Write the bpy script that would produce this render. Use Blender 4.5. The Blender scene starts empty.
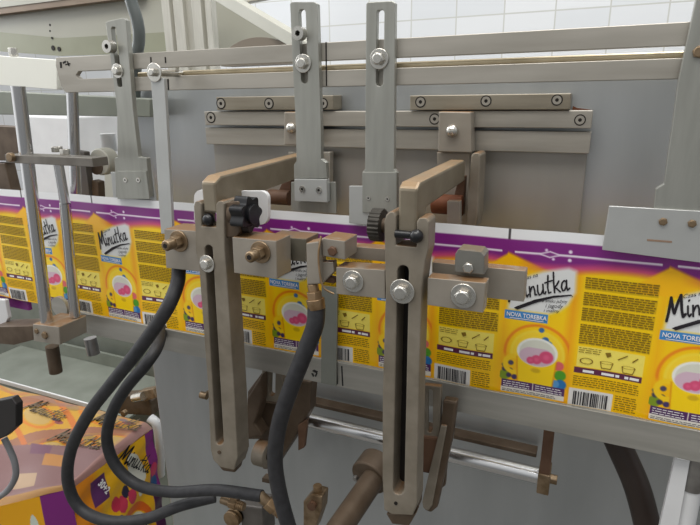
import bpy, bmesh, math, random
import numpy as np
from mathutils import Vector, Matrix
from mathutils.geometry import tessellate_polygon
random.seed(7)
C = bpy.context.scene.collection
S = bpy.context.scene
PI = math.pi

# ------------------------------------------------------------------ camera, world, lights
F = 551.0; D = 0.48
_d1 = Vector((1300, -147.5, 551)); _d3 = Vector((-25, 1837.5, 551))
AZ = _d3.normalized(); AX = (_d1 - AZ * _d1.dot(AZ)).normalized(); AY = AZ.cross(AX)
M3 = Matrix((AX, AY, AZ))                    # camera axes -> world
cam = bpy.data.cameras.new('camera'); camo = bpy.data.objects.new('camera', cam); C.objects.link(camo)
camo.matrix_world = Matrix.Translation((0, -D, 0)) @ M3.to_4x4()
cam.sensor_width = 36; cam.sensor_fit = 'HORIZONTAL'; cam.lens = 36 * F / 700; cam.clip_start = 0.01
S.camera = camo
w = bpy.data.worlds.new('world'); S.world = w; w.use_nodes = True
bgn = w.node_tree.nodes['Background']; bgn.inputs[0].default_value = (.97, .985, 1, 1); bgn.inputs[1].default_value = 0.62
_nt = w.node_tree; _tc = _nt.nodes.new('ShaderNodeTexCoord'); _sp = _nt.nodes.new('ShaderNodeSeparateXYZ'); _nt.links.new(_tc.outputs['Generated'], _sp.inputs[0])
def _ramp(sock, lo, hi, a, b):
    m = _nt.nodes.new('ShaderNodeMapRange'); m.interpolation_type = 'SMOOTHSTEP'; _nt.links.new(sock, m.inputs[0])
    for i, v in enumerate((lo, hi, a, b)): m.inputs[i + 1].default_value = v
    return m.outputs[0]
_ad = _nt.nodes.new('ShaderNodeMath'); _ad.operation = 'ADD'        # brighter above; unseen glow on the left added for highlights on the rods
_nt.links.new(_ramp(_sp.outputs[2], -.3, .75, .22, .80), _ad.inputs[0]); _nt.links.new(_ramp(_sp.outputs[0], -.35, -.95, 0, .75), _ad.inputs[1])
_nt.links.new(_ad.outputs[0], bgn.inputs[1])
def area(name, loc, target, sx, sy, power, col=(1, .97, .92)):
    l = bpy.data.lights.new(name, 'AREA'); l.shape = 'RECTANGLE'; l.size = sx; l.size_y = sy; l.energy = power; l.color = col
    o = bpy.data.objects.new(name, l); C.objects.link(o); o.location = loc
    o.rotation_euler = (Vector(target) - Vector(loc)).to_track_quat('-Z', 'Y').to_euler()
area('ceiling_lamp_front', (-.3, -.75, 1.5), (-.2, .1, -.1), 1.6, .6, 22)
area('ceiling_lamp_back', (.2, .95, 1.9), (0, .9, 0), 2.4, .5, 36, (1, 1, .98))
area('window_light', (-1.9, .2, .7), (-.4, .2, -.1), 1.0, 1.2, 15, (.96, .98, 1))
S.view_settings.view_transform = 'Standard'; S.view_settings.look = 'None'
S.view_settings.exposure = 0.0; S.view_settings.gamma = 1

# ------------------------------------------------------------------ helpers
def at(px, py, Y):
    d = M3 @ Vector((px - 350, -(py - 262.5), -F)); t = (Y + D) / d.y
    return Vector((d.x * t, Y, d.z * t))
def mpp(px, py, Y):                            # metres per pixel there
    d = M3 @ Vector((px - 350, -(py - 262.5), -F)); return (Y + D) / d.y
def lin(c):
    return tuple((x / 12.92 if x <= .04045 else ((x + .055) / 1.055) ** 2.4) for x in c)
MATS = {}
def mat(name, col, rough=.5, metal=0., noise=.0, nscale=40, col2=None, stretch=(1, 1, 1), dirt=None, bump=0., coat=0., alpha=1., spec=None, dirtamt=.8):
    m = bpy.data.materials.new(name); m.use_nodes = True; MATS[name] = m
    nt = m.node_tree; b = nt.nodes['Principled BSDF']
    b.inputs['Roughness'].default_value = rough; b.inputs['Metallic'].default_value = metal
    b.inputs['Coat Weight'].default_value = coat; b.inputs['Alpha'].default_value = alpha
    if spec is not None: b.inputs['Specular IOR Level'].default_value = spec
    c1 = lin(col) + (1,)
    b.inputs['Base Color'].default_value = c1
    tc = nt.nodes.new('ShaderNodeTexCoord'); mp = nt.nodes.new('ShaderNodeMapping'); mp.inputs['Scale'].default_value = stretch
    nt.links.new(tc.outputs['Object'], mp.inputs['Vector'])
    out = None
    if noise > 0:
        n = nt.nodes.new('ShaderNodeTexNoise'); n.inputs['Scale'].default_value = nscale; n.inputs['Detail'].default_value = 4
        nt.links.new(mp.outputs[0], n.inputs['Vector'])
        r = nt.nodes.new('ShaderNodeMapRange'); r.inputs[1].default_value = .35; r.inputs[2].default_value = .7
        nt.links.new(n.outputs[0], r.inputs[0])
        mx = nt.nodes.new('ShaderNodeMix'); mx.data_type = 'RGBA'; mx.inputs[6].default_value = c1
        mx.inputs[7].default_value = lin(col2 or tuple(max(0, x - noise) for x in col)) + (1,)
        nt.links.new(r.outputs[0], mx.inputs[0]); out = mx.outputs[2]
        if bump:
            bp = nt.nodes.new('ShaderNodeBump'); bp.inputs['Strength'].default_value = bump; bp.inputs['Distance'].default_value = .002
            nt.links.new(n.outputs[0], bp.inputs['Height']); nt.links.new(bp.outputs[0], b.inputs['Normal'])
    if dirt:                                   # settled brown grease on upward faces
        g = nt.nodes.new('ShaderNodeNewGeometry'); sp = nt.nodes.new('ShaderNodeSeparateXYZ'); nt.links.new(g.outputs['Normal'], sp.inputs[0])
        r2 = nt.nodes.new('ShaderNodeMapRange'); r2.inputs[1].default_value = .5; r2.inputs[2].default_value = .9; r2.inputs[4].default_value = dirtamt
        nt.links.new(sp.outputs[2], r2.inputs[0])
        n2 = nt.nodes.new('ShaderNodeTexNoise'); n2.inputs['Scale'].default_value = 55; nt.links.new(tc.outputs['Object'], n2.inputs['Vector'])
        r3 = nt.nodes.new('ShaderNodeMapRange'); r3.inputs[1].default_value = .15; r3.inputs[2].default_value = .45; nt.links.new(n2.outputs[0], r3.inputs[0])
        ml = nt.nodes.new('ShaderNodeMath'); ml.operation = 'MULTIPLY'; nt.links.new(r2.outputs[0], ml.inputs[0]); nt.links.new(r3.outputs[0], ml.inputs[1])
        mx2 = nt.nodes.new('ShaderNodeMix'); mx2.data_type = 'RGBA'; mx2.inputs[6].default_value = c1
        if out: nt.links.new(out, mx2.inputs[6])
        mx2.inputs[7].default_value = lin(dirt) + (1,); nt.links.new(ml.outputs[0], mx2.inputs[0]); out = mx2.outputs[2]
        mm = nt.nodes.new('ShaderNodeMath'); mm.operation = 'MULTIPLY_ADD'; mm.inputs[1].default_value = -metal * .8; mm.inputs[2].default_value = metal
        nt.links.new(ml.outputs[0], mm.inputs[0]); nt.links.new(mm.outputs[0], b.inputs['Metallic'])
    if out: nt.links.new(out, b.inputs['Base Color'])
    return m
steel = mat('brushed_steel', (.71, .70, .67), .42, .6, .07, 30, stretch=(.3, 1, 3))
steel_v = mat('brushed_steel_vertical', (.675, .675, .645), .38, .65, .07, 30, stretch=(3, 1, .4))
railm = mat('rail_steel', (.72, .70, .66), .42, .55, .10, 18, stretch=(.35, 1, 2.5))
barm = mat('bar_steel', (.70, .68, .64), .4, .55, .08, 30, stretch=(.3, 1, 3))
panelm = mat('panel_steel', (.70, .712, .715), .34, .6, .07, 6, stretch=(2.2, 1, .5))
platem = mat('raised_plate_steel', (.67, .66, .635), .36, .6, .06, 7, stretch=(2.0, 1, .5))
chrome = mat('polished_rod', (.84, .84, .84), .2, 1)
darkrod = mat('worn_rod', (.66, .65, .64), .3, .9, .12, 60)
zinc = mat('zinc_bolt', (.84, .83, .80), .24, .9, .1, 90, dirt=(.5, .38, .26), dirtamt=.4)
oldbolt = mat('stained_bolt', (.60, .52, .42), .42, .7, .18, 80)
cast = mat('cast_arm_metal', (.575, .54, .485), .5, .4, .09, 40, dirt=(.47, .35, .23), dirtamt=.9, bump=.08)
castside = mat('greasy_brown_metal', (.39, .33, .27), .5, .3, .10, 35)
block = mat('clamp_block_metal', (.645, .615, .57), .46, .45, .07, 25, dirt=(.50, .37, .235), dirtamt=.95)
levm = mat('lever_metal', (.60, .56, .49), .42, .55, .08, 30, dirt=(.60, .48, .34), dirtamt=.8)
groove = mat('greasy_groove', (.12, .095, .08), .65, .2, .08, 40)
rust = mat('rusty_metal', (.42, .31, .235), .6, .2, .10, 40)
orange_rust = mat('orange_rust', (.50, .30, .19), .65, .2, .14, 40)
brass = mat('brass_fitting', (.64, .54, .42), .38, .7, .2, 60)
brassrod = mat('brass_rod', (.82, .76, .64), .35, .6, .1, 40)
rubber = mat('hose_rubber', (.19, .19, .20), .55, 0, .05, 120, bump=.05)
belt = mat('belt_rubber', (.20, .155, .13), .4, 0, .06, 20)
blackpl = mat('black_plastic', (.07, .072, .085), .32, 0)
darkpl = mat('dark_plastic', (.115, .10, .10), .5, 0)
knurl = mat('knurled_knob', (.25, .235, .21), .5, .4, .08, 90)
whitepl = mat('white_plastic', (.86, .86, .86), .35, 0, .03, 20)
cream = mat('cream_paint', (.95, .95, .91), .45, 0, .03, 10)
alu = mat('aluminium_profile', (.77, .76, .72), .45, .3, .06, 30, stretch=(4, 4, .4))
pale = mat('pale_paint', (.72, .715, .67), .5, 0, .05, 10)
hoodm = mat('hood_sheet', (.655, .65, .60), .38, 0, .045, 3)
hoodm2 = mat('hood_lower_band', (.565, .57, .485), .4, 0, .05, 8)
brownedge = mat('brown_edge', (.53, .46, .39), .5, .1, .05, 20)
guardm = mat('pale_guide_plate', (.74, .745, .735), .42, .5, .04, 25)
conduit = mat('conduit_grey', (.34, .36, .355), .4, 0, .04, 20)
greyp = mat('grey_green_panel', (.52, .535, .495), .45, .2, .06, 12)
ink = mat('black_ink', (.08, .075, .08), .6)
greycable = mat('grey_cable', (.50, .50, .51), .5)
inkd = mat('print_dark', (.52, .41, .06), .5)
inkw = mat('print_white', (.94, .93, .93), .5)
inkk = mat('print_black', (.12, .10, .13), .5)
floorm = mat('floor_tile', (.45, .44, .42), .5, 0, .05, 5)

def obj(name, bm, m, parent=None, bevel=0, smooth=None, mats=None):
    me = bpy.data.meshes.new(name)
    if isinstance(bm, bmesh.types.BMesh):
        bmesh.ops.recalc_face_normals(bm, faces=bm.faces) if bm.faces else None
        bm.to_mesh(me); bm.free()
    else: me = bm
    for q in (mats or [m]): me.materials.append(q)
    o = bpy.data.objects.new(name, me); C.objects.link(o)
    vs = [v.co for v in me.vertices]
    lo = Vector([min(v[i] for v in vs) for i in range(3)]); hi = Vector([max(v[i] for v in vs) for i in range(3)])
    pw = world_of(parent)
    base = Vector(((lo.x + hi.x) / 2, (lo.y + hi.y) / 2, lo.z))
    me.transform(Matrix.Translation(-base)); o.location = base - pw
    if parent: o.parent = parent
    if bevel:
        b = o.modifiers.new('bevel', 'BEVEL'); b.width = bevel; b.segments = 2; b.limit_method = 'ANGLE'; b.angle_limit = math.radians(40)
    if smooth is not None:
        try: me.shade_smooth() if smooth >= 180 else me.set_sharp_from_angle(angle=math.radians(smooth))
        except Exception: pass
        if smooth < 180: 
            for p in me.polygons: p.use_smooth = True
            me.set_sharp_from_angle(angle=math.radians(smooth))
    return o
def world_of(o):
    v = Vector((0, 0, 0))
    while o: v = v + o.location; o = o.parent
    return v
def tag(o, label, cat, group=None, kind=None):
    o['label'] = label; o['category'] = cat
    if group: o['group'] = group
    if kind: o['kind'] = kind
    return o
def thing(name, loc, label, cat, group=None):
    o = bpy.data.objects.new(name, None); C.objects.link(o); o.location = loc; o.empty_display_size = .01
    return tag(o, label, cat, group)
def struct(name, bm, m, bevel=0):
    o = obj(name, bm, m, bevel=bevel); o['kind'] = 'structure'; return o

def prism(bm, outer, holes, a, b, plane='XZ', mi=0):
    """polygon with holes, 2-D points; extruded from a to b along the remaining axis"""
    def mk(p, t):
        if plane == 'XZ': return (p[0], t, p[1])
        if plane == 'YZ': return (t, p[0], p[1])
        return (p[0], p[1], t)
    loops = [outer] + list(holes)
    flat = [p for l in loops for p in l]
    tris = tessellate_polygon([[Vector((p[0], p[1], 0)) for p in l] for l in loops])
    va = [bm.verts.new(mk(p, a)) for p in flat]; vb = [bm.verts.new(mk(p, b)) for p in flat]
    for t in tris:
        for vv in (va, vb):
            try: f = bm.faces.new([vv[i] for i in t]); f.material_index = mi
            except ValueError: pass
    k = 0
    for l in loops:
        n = len(l)
        for i in range(n):
            j = (i + 1) % n
            f = bm.faces.new([va[k + i], va[k + j], vb[k + j], vb[k + i]]); f.material_index = mi
        k += n
    return bm
def pp(pts, Y):                                # photo points on the plane Y -> (X, Z)
    return [(at(x, y, Y).x, at(x, y, Y).z) for x, y in pts]
def plate(pts, Y, th, holes=()):
    return prism(bmesh.new(), pp(pts, Y), [pp(h, Y) for h in holes], Y, Y + th)
def bx(x0, x1, y0, y1, z0, z1, bm=None):
    bm = bm or bmesh.new()
    return prism(bm, [(x0, z0), (x1, z0), (x1, z1), (x0, z1)], [], y0, y1)
def rrect(x0, x1, y0, y1, r, n=5):             # y down, photo pixels, rounded ends
    out = []
    for cx, cy, a0 in ((x1 - r, y0 + r, -90), (x1 - r, y1 - r, 0), (x0 + r, y1 - r, 90), (x0 + r, y0 + r, 180)):
        for i in range(n + 1):
            a = math.radians(a0 + 90 * i / n); out.append((cx + r * math.cos(a), cy + r * math.sin(a)))
    return out
def slot(xa, ya, xb, yb, hw, n=6):             # stadium between two photo points
    out = []; dx, dy = xb - xa, yb - ya; L = math.hypot(dx, dy); dx /= L; dy /= L
    a = math.atan2(dy, dx)
    for cx, cy, s in ((xb, yb, -90), (xa, ya, 90)):
        for i in range(n + 1):
            t = a + math.radians(s + 180 * i / n); out.append((cx + hw * math.cos(t), cy + hw * math.sin(t)))
    return out
def frame(d):
    d = Vector(d).normalized(); u = d.orthogonal().normalized(); return u, d.cross(u), d
def cyl(bm, p0, p1, r0, r1=None, n=24, rot=0, cap=True, mi=0):
    r1 = r0 if r1 is None else r1; p0 = Vector(p0); p1 = Vector(p1)
    dd = (p1 - p0)
    u = Vector((0, 0, 1)) if abs(dd.normalized().z) < .9 else Vector((1, 0, 0))
    u = (u - dd.normalized() * u.dot(dd.normalized())).normalized(); v = dd.normalized().cross(u)
    A = []; B = []
    for i in range(n):
        a = 2 * PI * i / n + rot; k = u * math.cos(a) + v * math.sin(a)
        A.append(bm.verts.new(p0 + k * r0)); B.append(bm.verts.new(p1 + k * r1))
    for i in range(n):
        j = (i + 1) % n; bm.faces.new([A[i], A[j], B[j], B[i]]).material_index = mi
    if cap: bm.faces.new(A).material_index = mi; bm.faces.new(B).material_index = mi
    return bm
def tube(pts, r, n=16, sub=8, ribs=0):
    """smooth tube through points"""
    P = [Vector(p) for p in pts]; Q = []
    E = [P[0] * 2 - P[1]] + P + [P[-1] * 2 - P[-2]]
    for i in range(1, len(E) - 2):
        for s in range(sub):
            t = s / sub; a, b, c, d = E[i - 1], E[i], E[i + 1], E[i + 2]
            Q.append(.5 * ((2 * b) + (c - a) * t + (2 * a - 5 * b + 4 * c - d) * t * t + (3 * b - a - 3 * c + d) * t ** 3))
    Q.append(P[-1])
    bm = bmesh.new(); prev = None; u = None
    for i, q in enumerate(Q):
        tg = ((Q[min(i + 1, len(Q) - 1)]) - Q[max(i - 1, 0)]).normalized()
        u = tg.orthogonal().normalized() if u is None else (u - tg * u.dot(tg)).normalized()
        v = tg.cross(u); rr = r(i / (len(Q) - 1)) if callable(r) else r
        ring = [bm.verts.new(q + (u * math.cos(2 * PI * k / n) + v * math.sin(2 * PI * k / n)) * rr) for k in range(n)]
        if prev:
            for k in range(n): bm.faces.new([prev[k], prev[(k + 1) % n], ring[(k + 1) % n], ring[k]])
        else: bm.faces.new(ring)
        prev = ring
    bm.faces.new(prev)
    return bm
def ball(c, r, n=20, sz=(1, 1, 1)):
    bm = bmesh.new(); bmesh.ops.create_uvsphere(bm, u_segments=n, v_segments=n // 2, radius=r)
    for v in bm.verts: v.co = Vector((v.co.x * sz[0], v.co.y * sz[1], v.co.z * sz[2])) + Vector(c)
    return bm
def hexbolt(px, py, Y, rpx, parent, m=None, washer=1.0, hh=.45, rot=.3, shank=0, hs=.64):
    """hex bolt facing the viewer: head is a part, washer its sub-part; rpx = washer radius in pixels; Y = the face it sits on"""
    m = m or zinc; c = at(px, py, Y); r = rpx * mpp(px, py, Y); bm = bmesh.new()
    t = r * .18; hr = r * (hs if washer else .95)
    y0 = Y - t if washer else Y
    if shank:
        cyl(bm, (c.x, y0, c.z), (c.x, y0 - r * .75, c.z), hr, n=6, rot=rot)
        cyl(bm, (c.x, y0 - r * .7, c.z), (c.x, y0 - shank, c.z), r * .5, n=20)
        cyl(bm, (c.x, y0 - shank + .0003, c.z), (c.x, y0 - shank - r * .1, c.z), r * .5, r * .4, n=20)
    else:
        cyl(bm, (c.x, y0, c.z), (c.x, y0 - r * hh, c.z), hr, n=6, rot=rot)
        cyl(bm, (c.x, y0 - r * hh + .0001, c.z), (c.x, y0 - r * hh - r * .08, c.z), hr * .85, hr * .72, n=24)
    o = obj('bolt', bm, m, parent, bevel=r * .04, smooth=35)
    if shank:
        b3 = bmesh.new(); cyl(b3, (c.x, y0 - shank - r * .09, c.z), (c.x, y0 - shank - r * .13, c.z), r * .24, n=6); obj('hex_recess', b3, groove, o)
    if washer:
        b2 = bmesh.new(); ring = [(r * math.cos(a), r * math.sin(a)) for a in [2 * PI * i / 32 for i in range(32)]]
        cyl(b2, (c.x, Y, c.z), (c.x, Y - t, c.z), r, n=32)
        obj('washer', b2, zinc if m is zinc else m, o, bevel=r * .05, smooth=35)
    return o
def socket(px, py, Y, rpx, parent, m=None, out=.35, ring=True):
    """socket head screw: outer ring, recessed dark hexagon"""
    c = at(px, py, Y); r = rpx * mpp(px, py, Y); 
    circ = [(c.x + r * math.cos(a), c.z + r * math.sin(a)) for a in [2 * PI * i / 28 for i in range(28)]]
    hx = [(c.x + r * .45 * math.cos(a), c.z + r * .45 * math.sin(a)) for a in [2 * PI * i / 6 + .3 for i in range(6)]]
    bm = prism(bmesh.new(), circ, [hx], Y - r * out, Y)
    o = obj('socket_screw', bm, m or zinc, parent, smooth=35)
    bm = bmesh.new(); cyl(bm, (c.x, Y - r * .05, c.z), (c.x, Y, c.z), r * .55)
    obj('hex_recess', bm, groove, o)
    if ring:
        R = r * 1.28
        c2 = [(c.x + R * math.cos(a), c.z + R * math.sin(a)) for a in [2 * PI * i / 28 for i in range(28)]]
        c3 = [(c.x + r * 1.02 * math.cos(a), c.z + r * 1.02 * math.sin(a)) for a in [2 * PI * i / 28 for i in range(28)]]
        obj('countersink', prism(bmesh.new(), c2, [c3], Y - .0003, Y), groove, o)
    return o
def script_logo(ux, uy, wd, slant=.28):
    """brush-lettered word built from strokes"""
    ST = [[(-.1, -.15), (.1, .6), (.35, 1.9)], [(.35, 1.95), (.5, .9), (.62, .45)], [(.62, .45), (.95, 1.4), (1.25, 2.05)], [(1.25, 2.0), (1.3, .7), (1.42, .05), (1.65, .3)],
          [(1.85, 1.0), (1.86, .3), (1.98, .02), (2.15, .25)], [(1.93, 1.42), (1.99, 1.5)],
          [(2.3, 1.0), (2.33, 0)], [(2.35, .45), (2.55, .9), (2.75, .95), (2.85, .6), (2.87, .1), (3.05, .1)],
          [(3.2, 1.0), (3.18, .35), (3.32, .02), (3.55, .1), (3.75, .45)], [(3.78, 1.0), (3.78, .15), (3.95, .05), (4.05, .25)],
          [(4.38, 1.75), (4.28, .6), (4.35, .05), (4.6, .12)], [(4.0, 1.08), (4.35, 1.15), (4.8, 1.2)],
          [(4.98, 1.95), (4.95, 1.0), (4.98, 0)], [(5.5, 1.05), (5.25, .7), (5.0, .5), (5.25, .35), (5.6, -.02)],
          [(6.25, .85), (6.05, 1.0), (5.82, .8), (5.74, .4), (5.85, .05), (6.05, .08), (6.25, .45)], [(6.3, 1.0), (6.27, .35), (6.36, .03), (6.6, .2)]]
    V = []; Fc = []
    for k, st in enumerate(ST):
        p = [((x + slant * y * .7) * ux, y * uy) for x, y in st]; w_ = wd * (1.5 if k < 4 else 1)
        for (x0, y0), (x1, y1) in zip(p, p[1:]):
            L = math.hypot(x1 - x0, y1 - y0) or 1; nx, ny = -(y1 - y0) / L * w_ / 2, (x1 - x0) / L * w_ / 2
            b = len(V); V += [(x0 + nx, y0 + ny), (x1 + nx, y1 + ny), (x1 - nx, y1 - ny), (x0 - nx, y0 - ny)]; Fc.append((b, b + 1, b + 2, b + 3))
        for x0, y0 in p:
            b = len(V); V += [(x0 + w_ / 2 * math.cos(PI * i / 3), y0 + w_ / 2 * math.sin(PI * i / 3)) for i in range(6)]; Fc.append(tuple(range(b, b + 6)))
    return V, Fc
def text_mesh(body, size, shear=0, bold=0):
    cu = bpy.data.curves.new('t', 'FONT'); cu.body = body; cu.size = size; cu.shear = shear; cu.offset = bold; cu.resolution_u = 3
    o = bpy.data.objects.new('t', cu); C.objects.link(o)
    dg = bpy.context.evaluated_depsgraph_get(); dg.update()
    me = bpy.data.meshes.new_from_object(o.evaluated_get(dg))
    V = [(v.co.x, v.co.y) for v in me.vertices]; Fc = [tuple(p.vertices) for p in me.polygons]
    bpy.data.objects.remove(o); bpy.data.curves.remove(cu); bpy.data.meshes.remove(me)
    return V, Fc
TEXT = {k: text_mesh(*v) for k, v in {
    'nova': ('NOVA TOREBKA', .0058, 0, .00012), 't1': ('o smaku jeżyny', .0052, .3), 't2': ('i jagody', .0058, .3),
    't3': ('i maliny', .0052, .3), 'czas': ('Czas na', .006, .4), 'n30': ('30+2', .016, 0, .0006)}.items()}
TEXT['logo'] = script_logo(.0077, .0094, .00135); TEXT['biglogo'] = script_logo(.023, .026, .0042)

# ------------------------------------------------------------------ room shell
def tile_mat():
    m = bpy.data.materials.new('wall_tiles'); m.use_nodes = True; nt = m.node_tree; b = nt.nodes['Principled BSDF']
    tc = nt.nodes.new('ShaderNodeTexCoord'); mp = nt.nodes.new('ShaderNodeMapping'); mp.inputs['Rotation'].default_value = (PI / 2, 0, 0)
    br = nt.nodes.new('ShaderNodeTexBrick'); br.offset = 0; br.inputs['Scale'].default_value = 1
    br.inputs['Brick Width'].default_value = .165; br.inputs['Row Height'].default_value = .105; br.inputs['Mortar Size'].default_value = .0025
    br.inputs['Mortar Smooth'].default_value = .2
    br.inputs['Color1'].default_value = lin((.90, .905, .91)) + (1,); br.inputs['Color2'].default_value = lin((.86, .87, .88)) + (1,)
    br.inputs['Mortar'].default_value = lin((.79, .79, .77)) + (1,)
    nt.links.new(tc.outputs['Object'], mp.inputs[0]); nt.links.new(mp.outputs[0], br.inputs[0]); nt.links.new(br.outputs[0], b.inputs['Base Color'])
    b.inputs['Roughness'].default_value = .22; return m
struct('wall_back', bx(-7, 6, 1.6, 1.7, -1.1, 2.4), tile_mat())
struct('floor', bx(-7, 6, -2.2, 1.6, -1.15, -1.1), floorm)

# ------------------------------------------------------------------ machine body
PY = .14
pl = at(157, 400, PY); ztop = at(400, 76, PY).z
mb = thing('machine_housing', (0, PY, -1.1), 'large brushed grey steel machine housing wall behind the printed film', 'machine')
obj('side_sheet', bx(pl.x, .75, PY, PY + .35, -1.1, ztop), panelm, mb, bevel=.002)
a = at(213, 143, PY - .008); b_ = at(588, 148, PY - .008)
obj('raised_plate', bx(a.x, b_.x, PY - .008, PY - .0002, at(583, 262, PY - .008).z, a.z), platem, mb, bevel=.001)
# mounting bars
def mbar(label, p0, p1, ytop0, hpx, Y, th, screws, name='mounting_bar', m=None):
    A = at(p0, ytop0, Y); B = at(p1, ytop0, Y); h = hpx * mpp((p0 + p1) / 2, ytop0, Y)
    t = thing(name, ((A.x + B.x) / 2, Y, A.z - h), label, 'bar')
    obj('bar', bx(A.x, B.x, Y, Y + th, A.z - h, A.z), m or barm, t, bevel=.0008)
    for sx, sy in screws: socket(sx, sy, Y, 4.3, t, barm, out=.1)
    return t
YB = PY - .022
mbar('long flat steel mounting bar running the whole width of the raised plate', 204, 593, 111.5, 15.5, YB, .0135, [(211, 117.5), (434.6, 119), (580, 120)], m=barm)
mbar('thin ledge bar directly under the long mounting bar', 205, 592, 127.6, 19, YB + .004, .0095, [], name='ledge_bar', m=barm)
mbar('short greasy mounting bar with three screws behind the slotted hanger, left', 216, 333, 97, 13.5, YB - .003, .0245, [(221, 103.5), (269, 103.5), (323, 103.5)], m=mat('warm_bar', (.63, .60, .54), .45, .6, .1, 30, stretch=(.3, 1, 3)))
mbar('short greasy mounting bar with three screws above the long bar, right', 410, 571, 95.5, 15, YB - .003, .0245, [(420.5, 102), (486, 101), (557, 100)], m=MATS['warm_bar'])
obj('rust_streak', plate([(573, 106), (577, 108), (590, 109.5), (592, 111), (572, 111)], PY - .0012, .001), orange_rust, mb)

# ------------------------------------------------------------------ printed film
PER = .1236; N0 = -.0608; ZT = -.110; FH = .158
def wave(X, Z):
    return .0011 * np.sin(X * 31 + 1) + .0006 * np.sin(X * 77 + Z * 30) + .0005 * np.sin(Z * 60 + X * 9)
def fcol(u, v):
    """printed design; u, v in mm from the notch and the top edge; returns sRGB"""
    n = u.shape; col = np.zeros(n + (3,))
    col[:] = (1.0, .83, .02)
    def mixin(mask, c): 
        mask = np.clip(mask, 0, 1)[..., None]; col[:] = col * (1 - mask) + np.array(c) * mask
    def soft(d, w=1.): return np.clip(d / w + .5, 0, 1)
    P = PER * 1000
    # orange towards the panel borders and down
    mixin(.75 * np.clip(1 - np.abs(u - 57) / 7, 0, 1) , (.97, .62, .04)); mixin(.6 * np.clip(1 - np.minimum(u, P - u) / 7, 0, 1), (.98, .70, .02))
    mixin(.38 * np.clip((v - 70) / 60, 0, 1) * (u < 57), (.97, .64, .02))
    mixin(.35 * np.clip((v - 95) / 50, 0, 1) * (u > 57), (.96, .68, .02))
    # purple band
    edge = 31 + 2.5 * np.cos((u - 34) / P * 2 * PI)
    t = np.clip((v - 25) / 9, 0, 1)
    mixin(soft(edge + 2 - v, 6) * (v < 42), (.80, .30, .48))
    mixin(soft(edge - 4 - v, 5), (.50, .15, .50))
    un = np.where(u > P / 2, u - P, u)
    pk = np.where(un >= 0, v - 21 - un * .40, v - 22 + un * .75)
    mixin(soft(pk, 3) * (v < 46) * np.clip(1.2 - np.abs(un) / 40, 0, 1), (1.0, .75, .03))
    # white line, diamond and dots
    mixin(soft(.9 - np.abs(v - 20.2), .8) * (np.abs(un) > 5), (.93, .88, .93))
    dm = np.abs(u - 34) / 10 + np.abs(v - 20.2) / 3.1
    mixin(soft(1 - dm, .25), (.92, .85, .92)); mixin(soft(.62 - dm, .25), (.52, .22, .52))
    for cv in (16.6, 24): mixin(soft(1.5 - np.hypot(u - 50, v - cv), 1), (.93, .88, .94))
    for cu in (31, 37): mixin(soft(1.2 - np.hypot(u - cu, v - (16.6 if cu == 31 else 24)), 1), (.9, .82, .92))
    # white cloud behind the name
    poly = [(4, 55), (14, 43), (30, 36), (50, 31), (56, 33), (57, 52), (52, 64), (46, 70), (37, 74), (3, 74)]
    d = np.full(n, 1e9)
    inside = np.zeros(n, bool)
    for i in range(len(poly)):
        x0, y0 = poly[i]; x1, y1 = poly[(i + 1) % len(poly)]
        L2 = (x1 - x0) ** 2 + (y1 - y0) ** 2; tt = np.clip(((u - x0) * (x1 - x0) + (v - y0) * (y1 - y0)) / L2, 0, 1)
        d = np.minimum(d, np.hypot(u - x0 - tt * (x1 - x0), v - y0 - tt * (y1 - y0)))
        cr = ((y0 > v) != (y1 > v)) & (u < (x1 - x0) * (v - y0) / (y1 - y0 + 1e-9) + x0); inside ^= cr
    sd = np.where(inside, d, -d); mixin(soft(sd + .5, 4), (.90, .905, .90))
    # blue box
    mixin(((u > 0) & (u < 37.5) & (v > 74.8) & (v < 83.2)) * 1., (.25, .55, .80))
    # rings
    r = np.hypot(u - 31, v - 114); up = np.clip((122 - v) / 6, 0, 1) * (u < 57)
    mixin(soft(1.3 - np.abs(r - 28), 1.5) * up * .85, (.94, .50, .10)); mixin(soft(1.2 - np.abs(r - 22.5), 1.5) * up * .8, (.99, .88, .25))
    mixin(soft(22 - r, 2) * up * .5, (1, .90, .35))
    for cx, cv, rr in ((33, 90, 2.4), (37, 99, 3), (40, 102.5, 3)): mixin(soft(rr - np.hypot(u - cx, v - cv), 1), (.22, .42, .66))
    # side berries
    for cx, cv, rr, c in ((4, 139, 5, (.50, .60, .12)), (9, 126, 2.4, (.30, .28, .38)), (4, 133, 2.6, (.27, .25, .34)), (9, 134, 2.6, (.22, .19, .30)), (8, 139, 2.4, (.24, .2, .36)), (13, 140, 2.6, (.25, .2, .4)), (3, 129, 2, (.4, .35, .3)), (50, 122, 4.5, (.88, .40, .40)), (52, 131, 5, (.32, .62, .15)), (53, 140, 5, (.15, .45, .70)), (48, 140, 4, (.35, .6, .8))):
        mixin(soft(rr - np.hypot(u - cx, v - cv), 1) * (v < 145), c)
    # cup: handle, body, rim, drink, raspberries
    mixin(soft(2.2 - np.abs(np.hypot(u - 12, v - 127) - 8), 1), (.99, .82, .10))
    hw = 17 - (v - 118) * .07
    
    mixin(soft(hw - np.abs(u - 31), 1) * ((v > 114) & (v < 144)), (1, .84, .04)); mixin(soft(.7 - np.abs(hw - np.abs(u - 31)), .8) * ((v > 118) & (v < 144)) * .6, (.86, .52, .02))
    mixin(soft(1 - np.hypot((u - 31) / 17.5, (v - 112) / 14), .06), (.95, .95, .92))
    mixin(soft(1 - np.hypot((u - 31) / 15.2, (v - 112) / 12), .08), (.86, .86, .80))
    mixin(soft(1 - np.hypot((u - 31) / 15.2, (v - 116) / 9.5), .08) * (v > 108), (.84, .72, .78))
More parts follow.
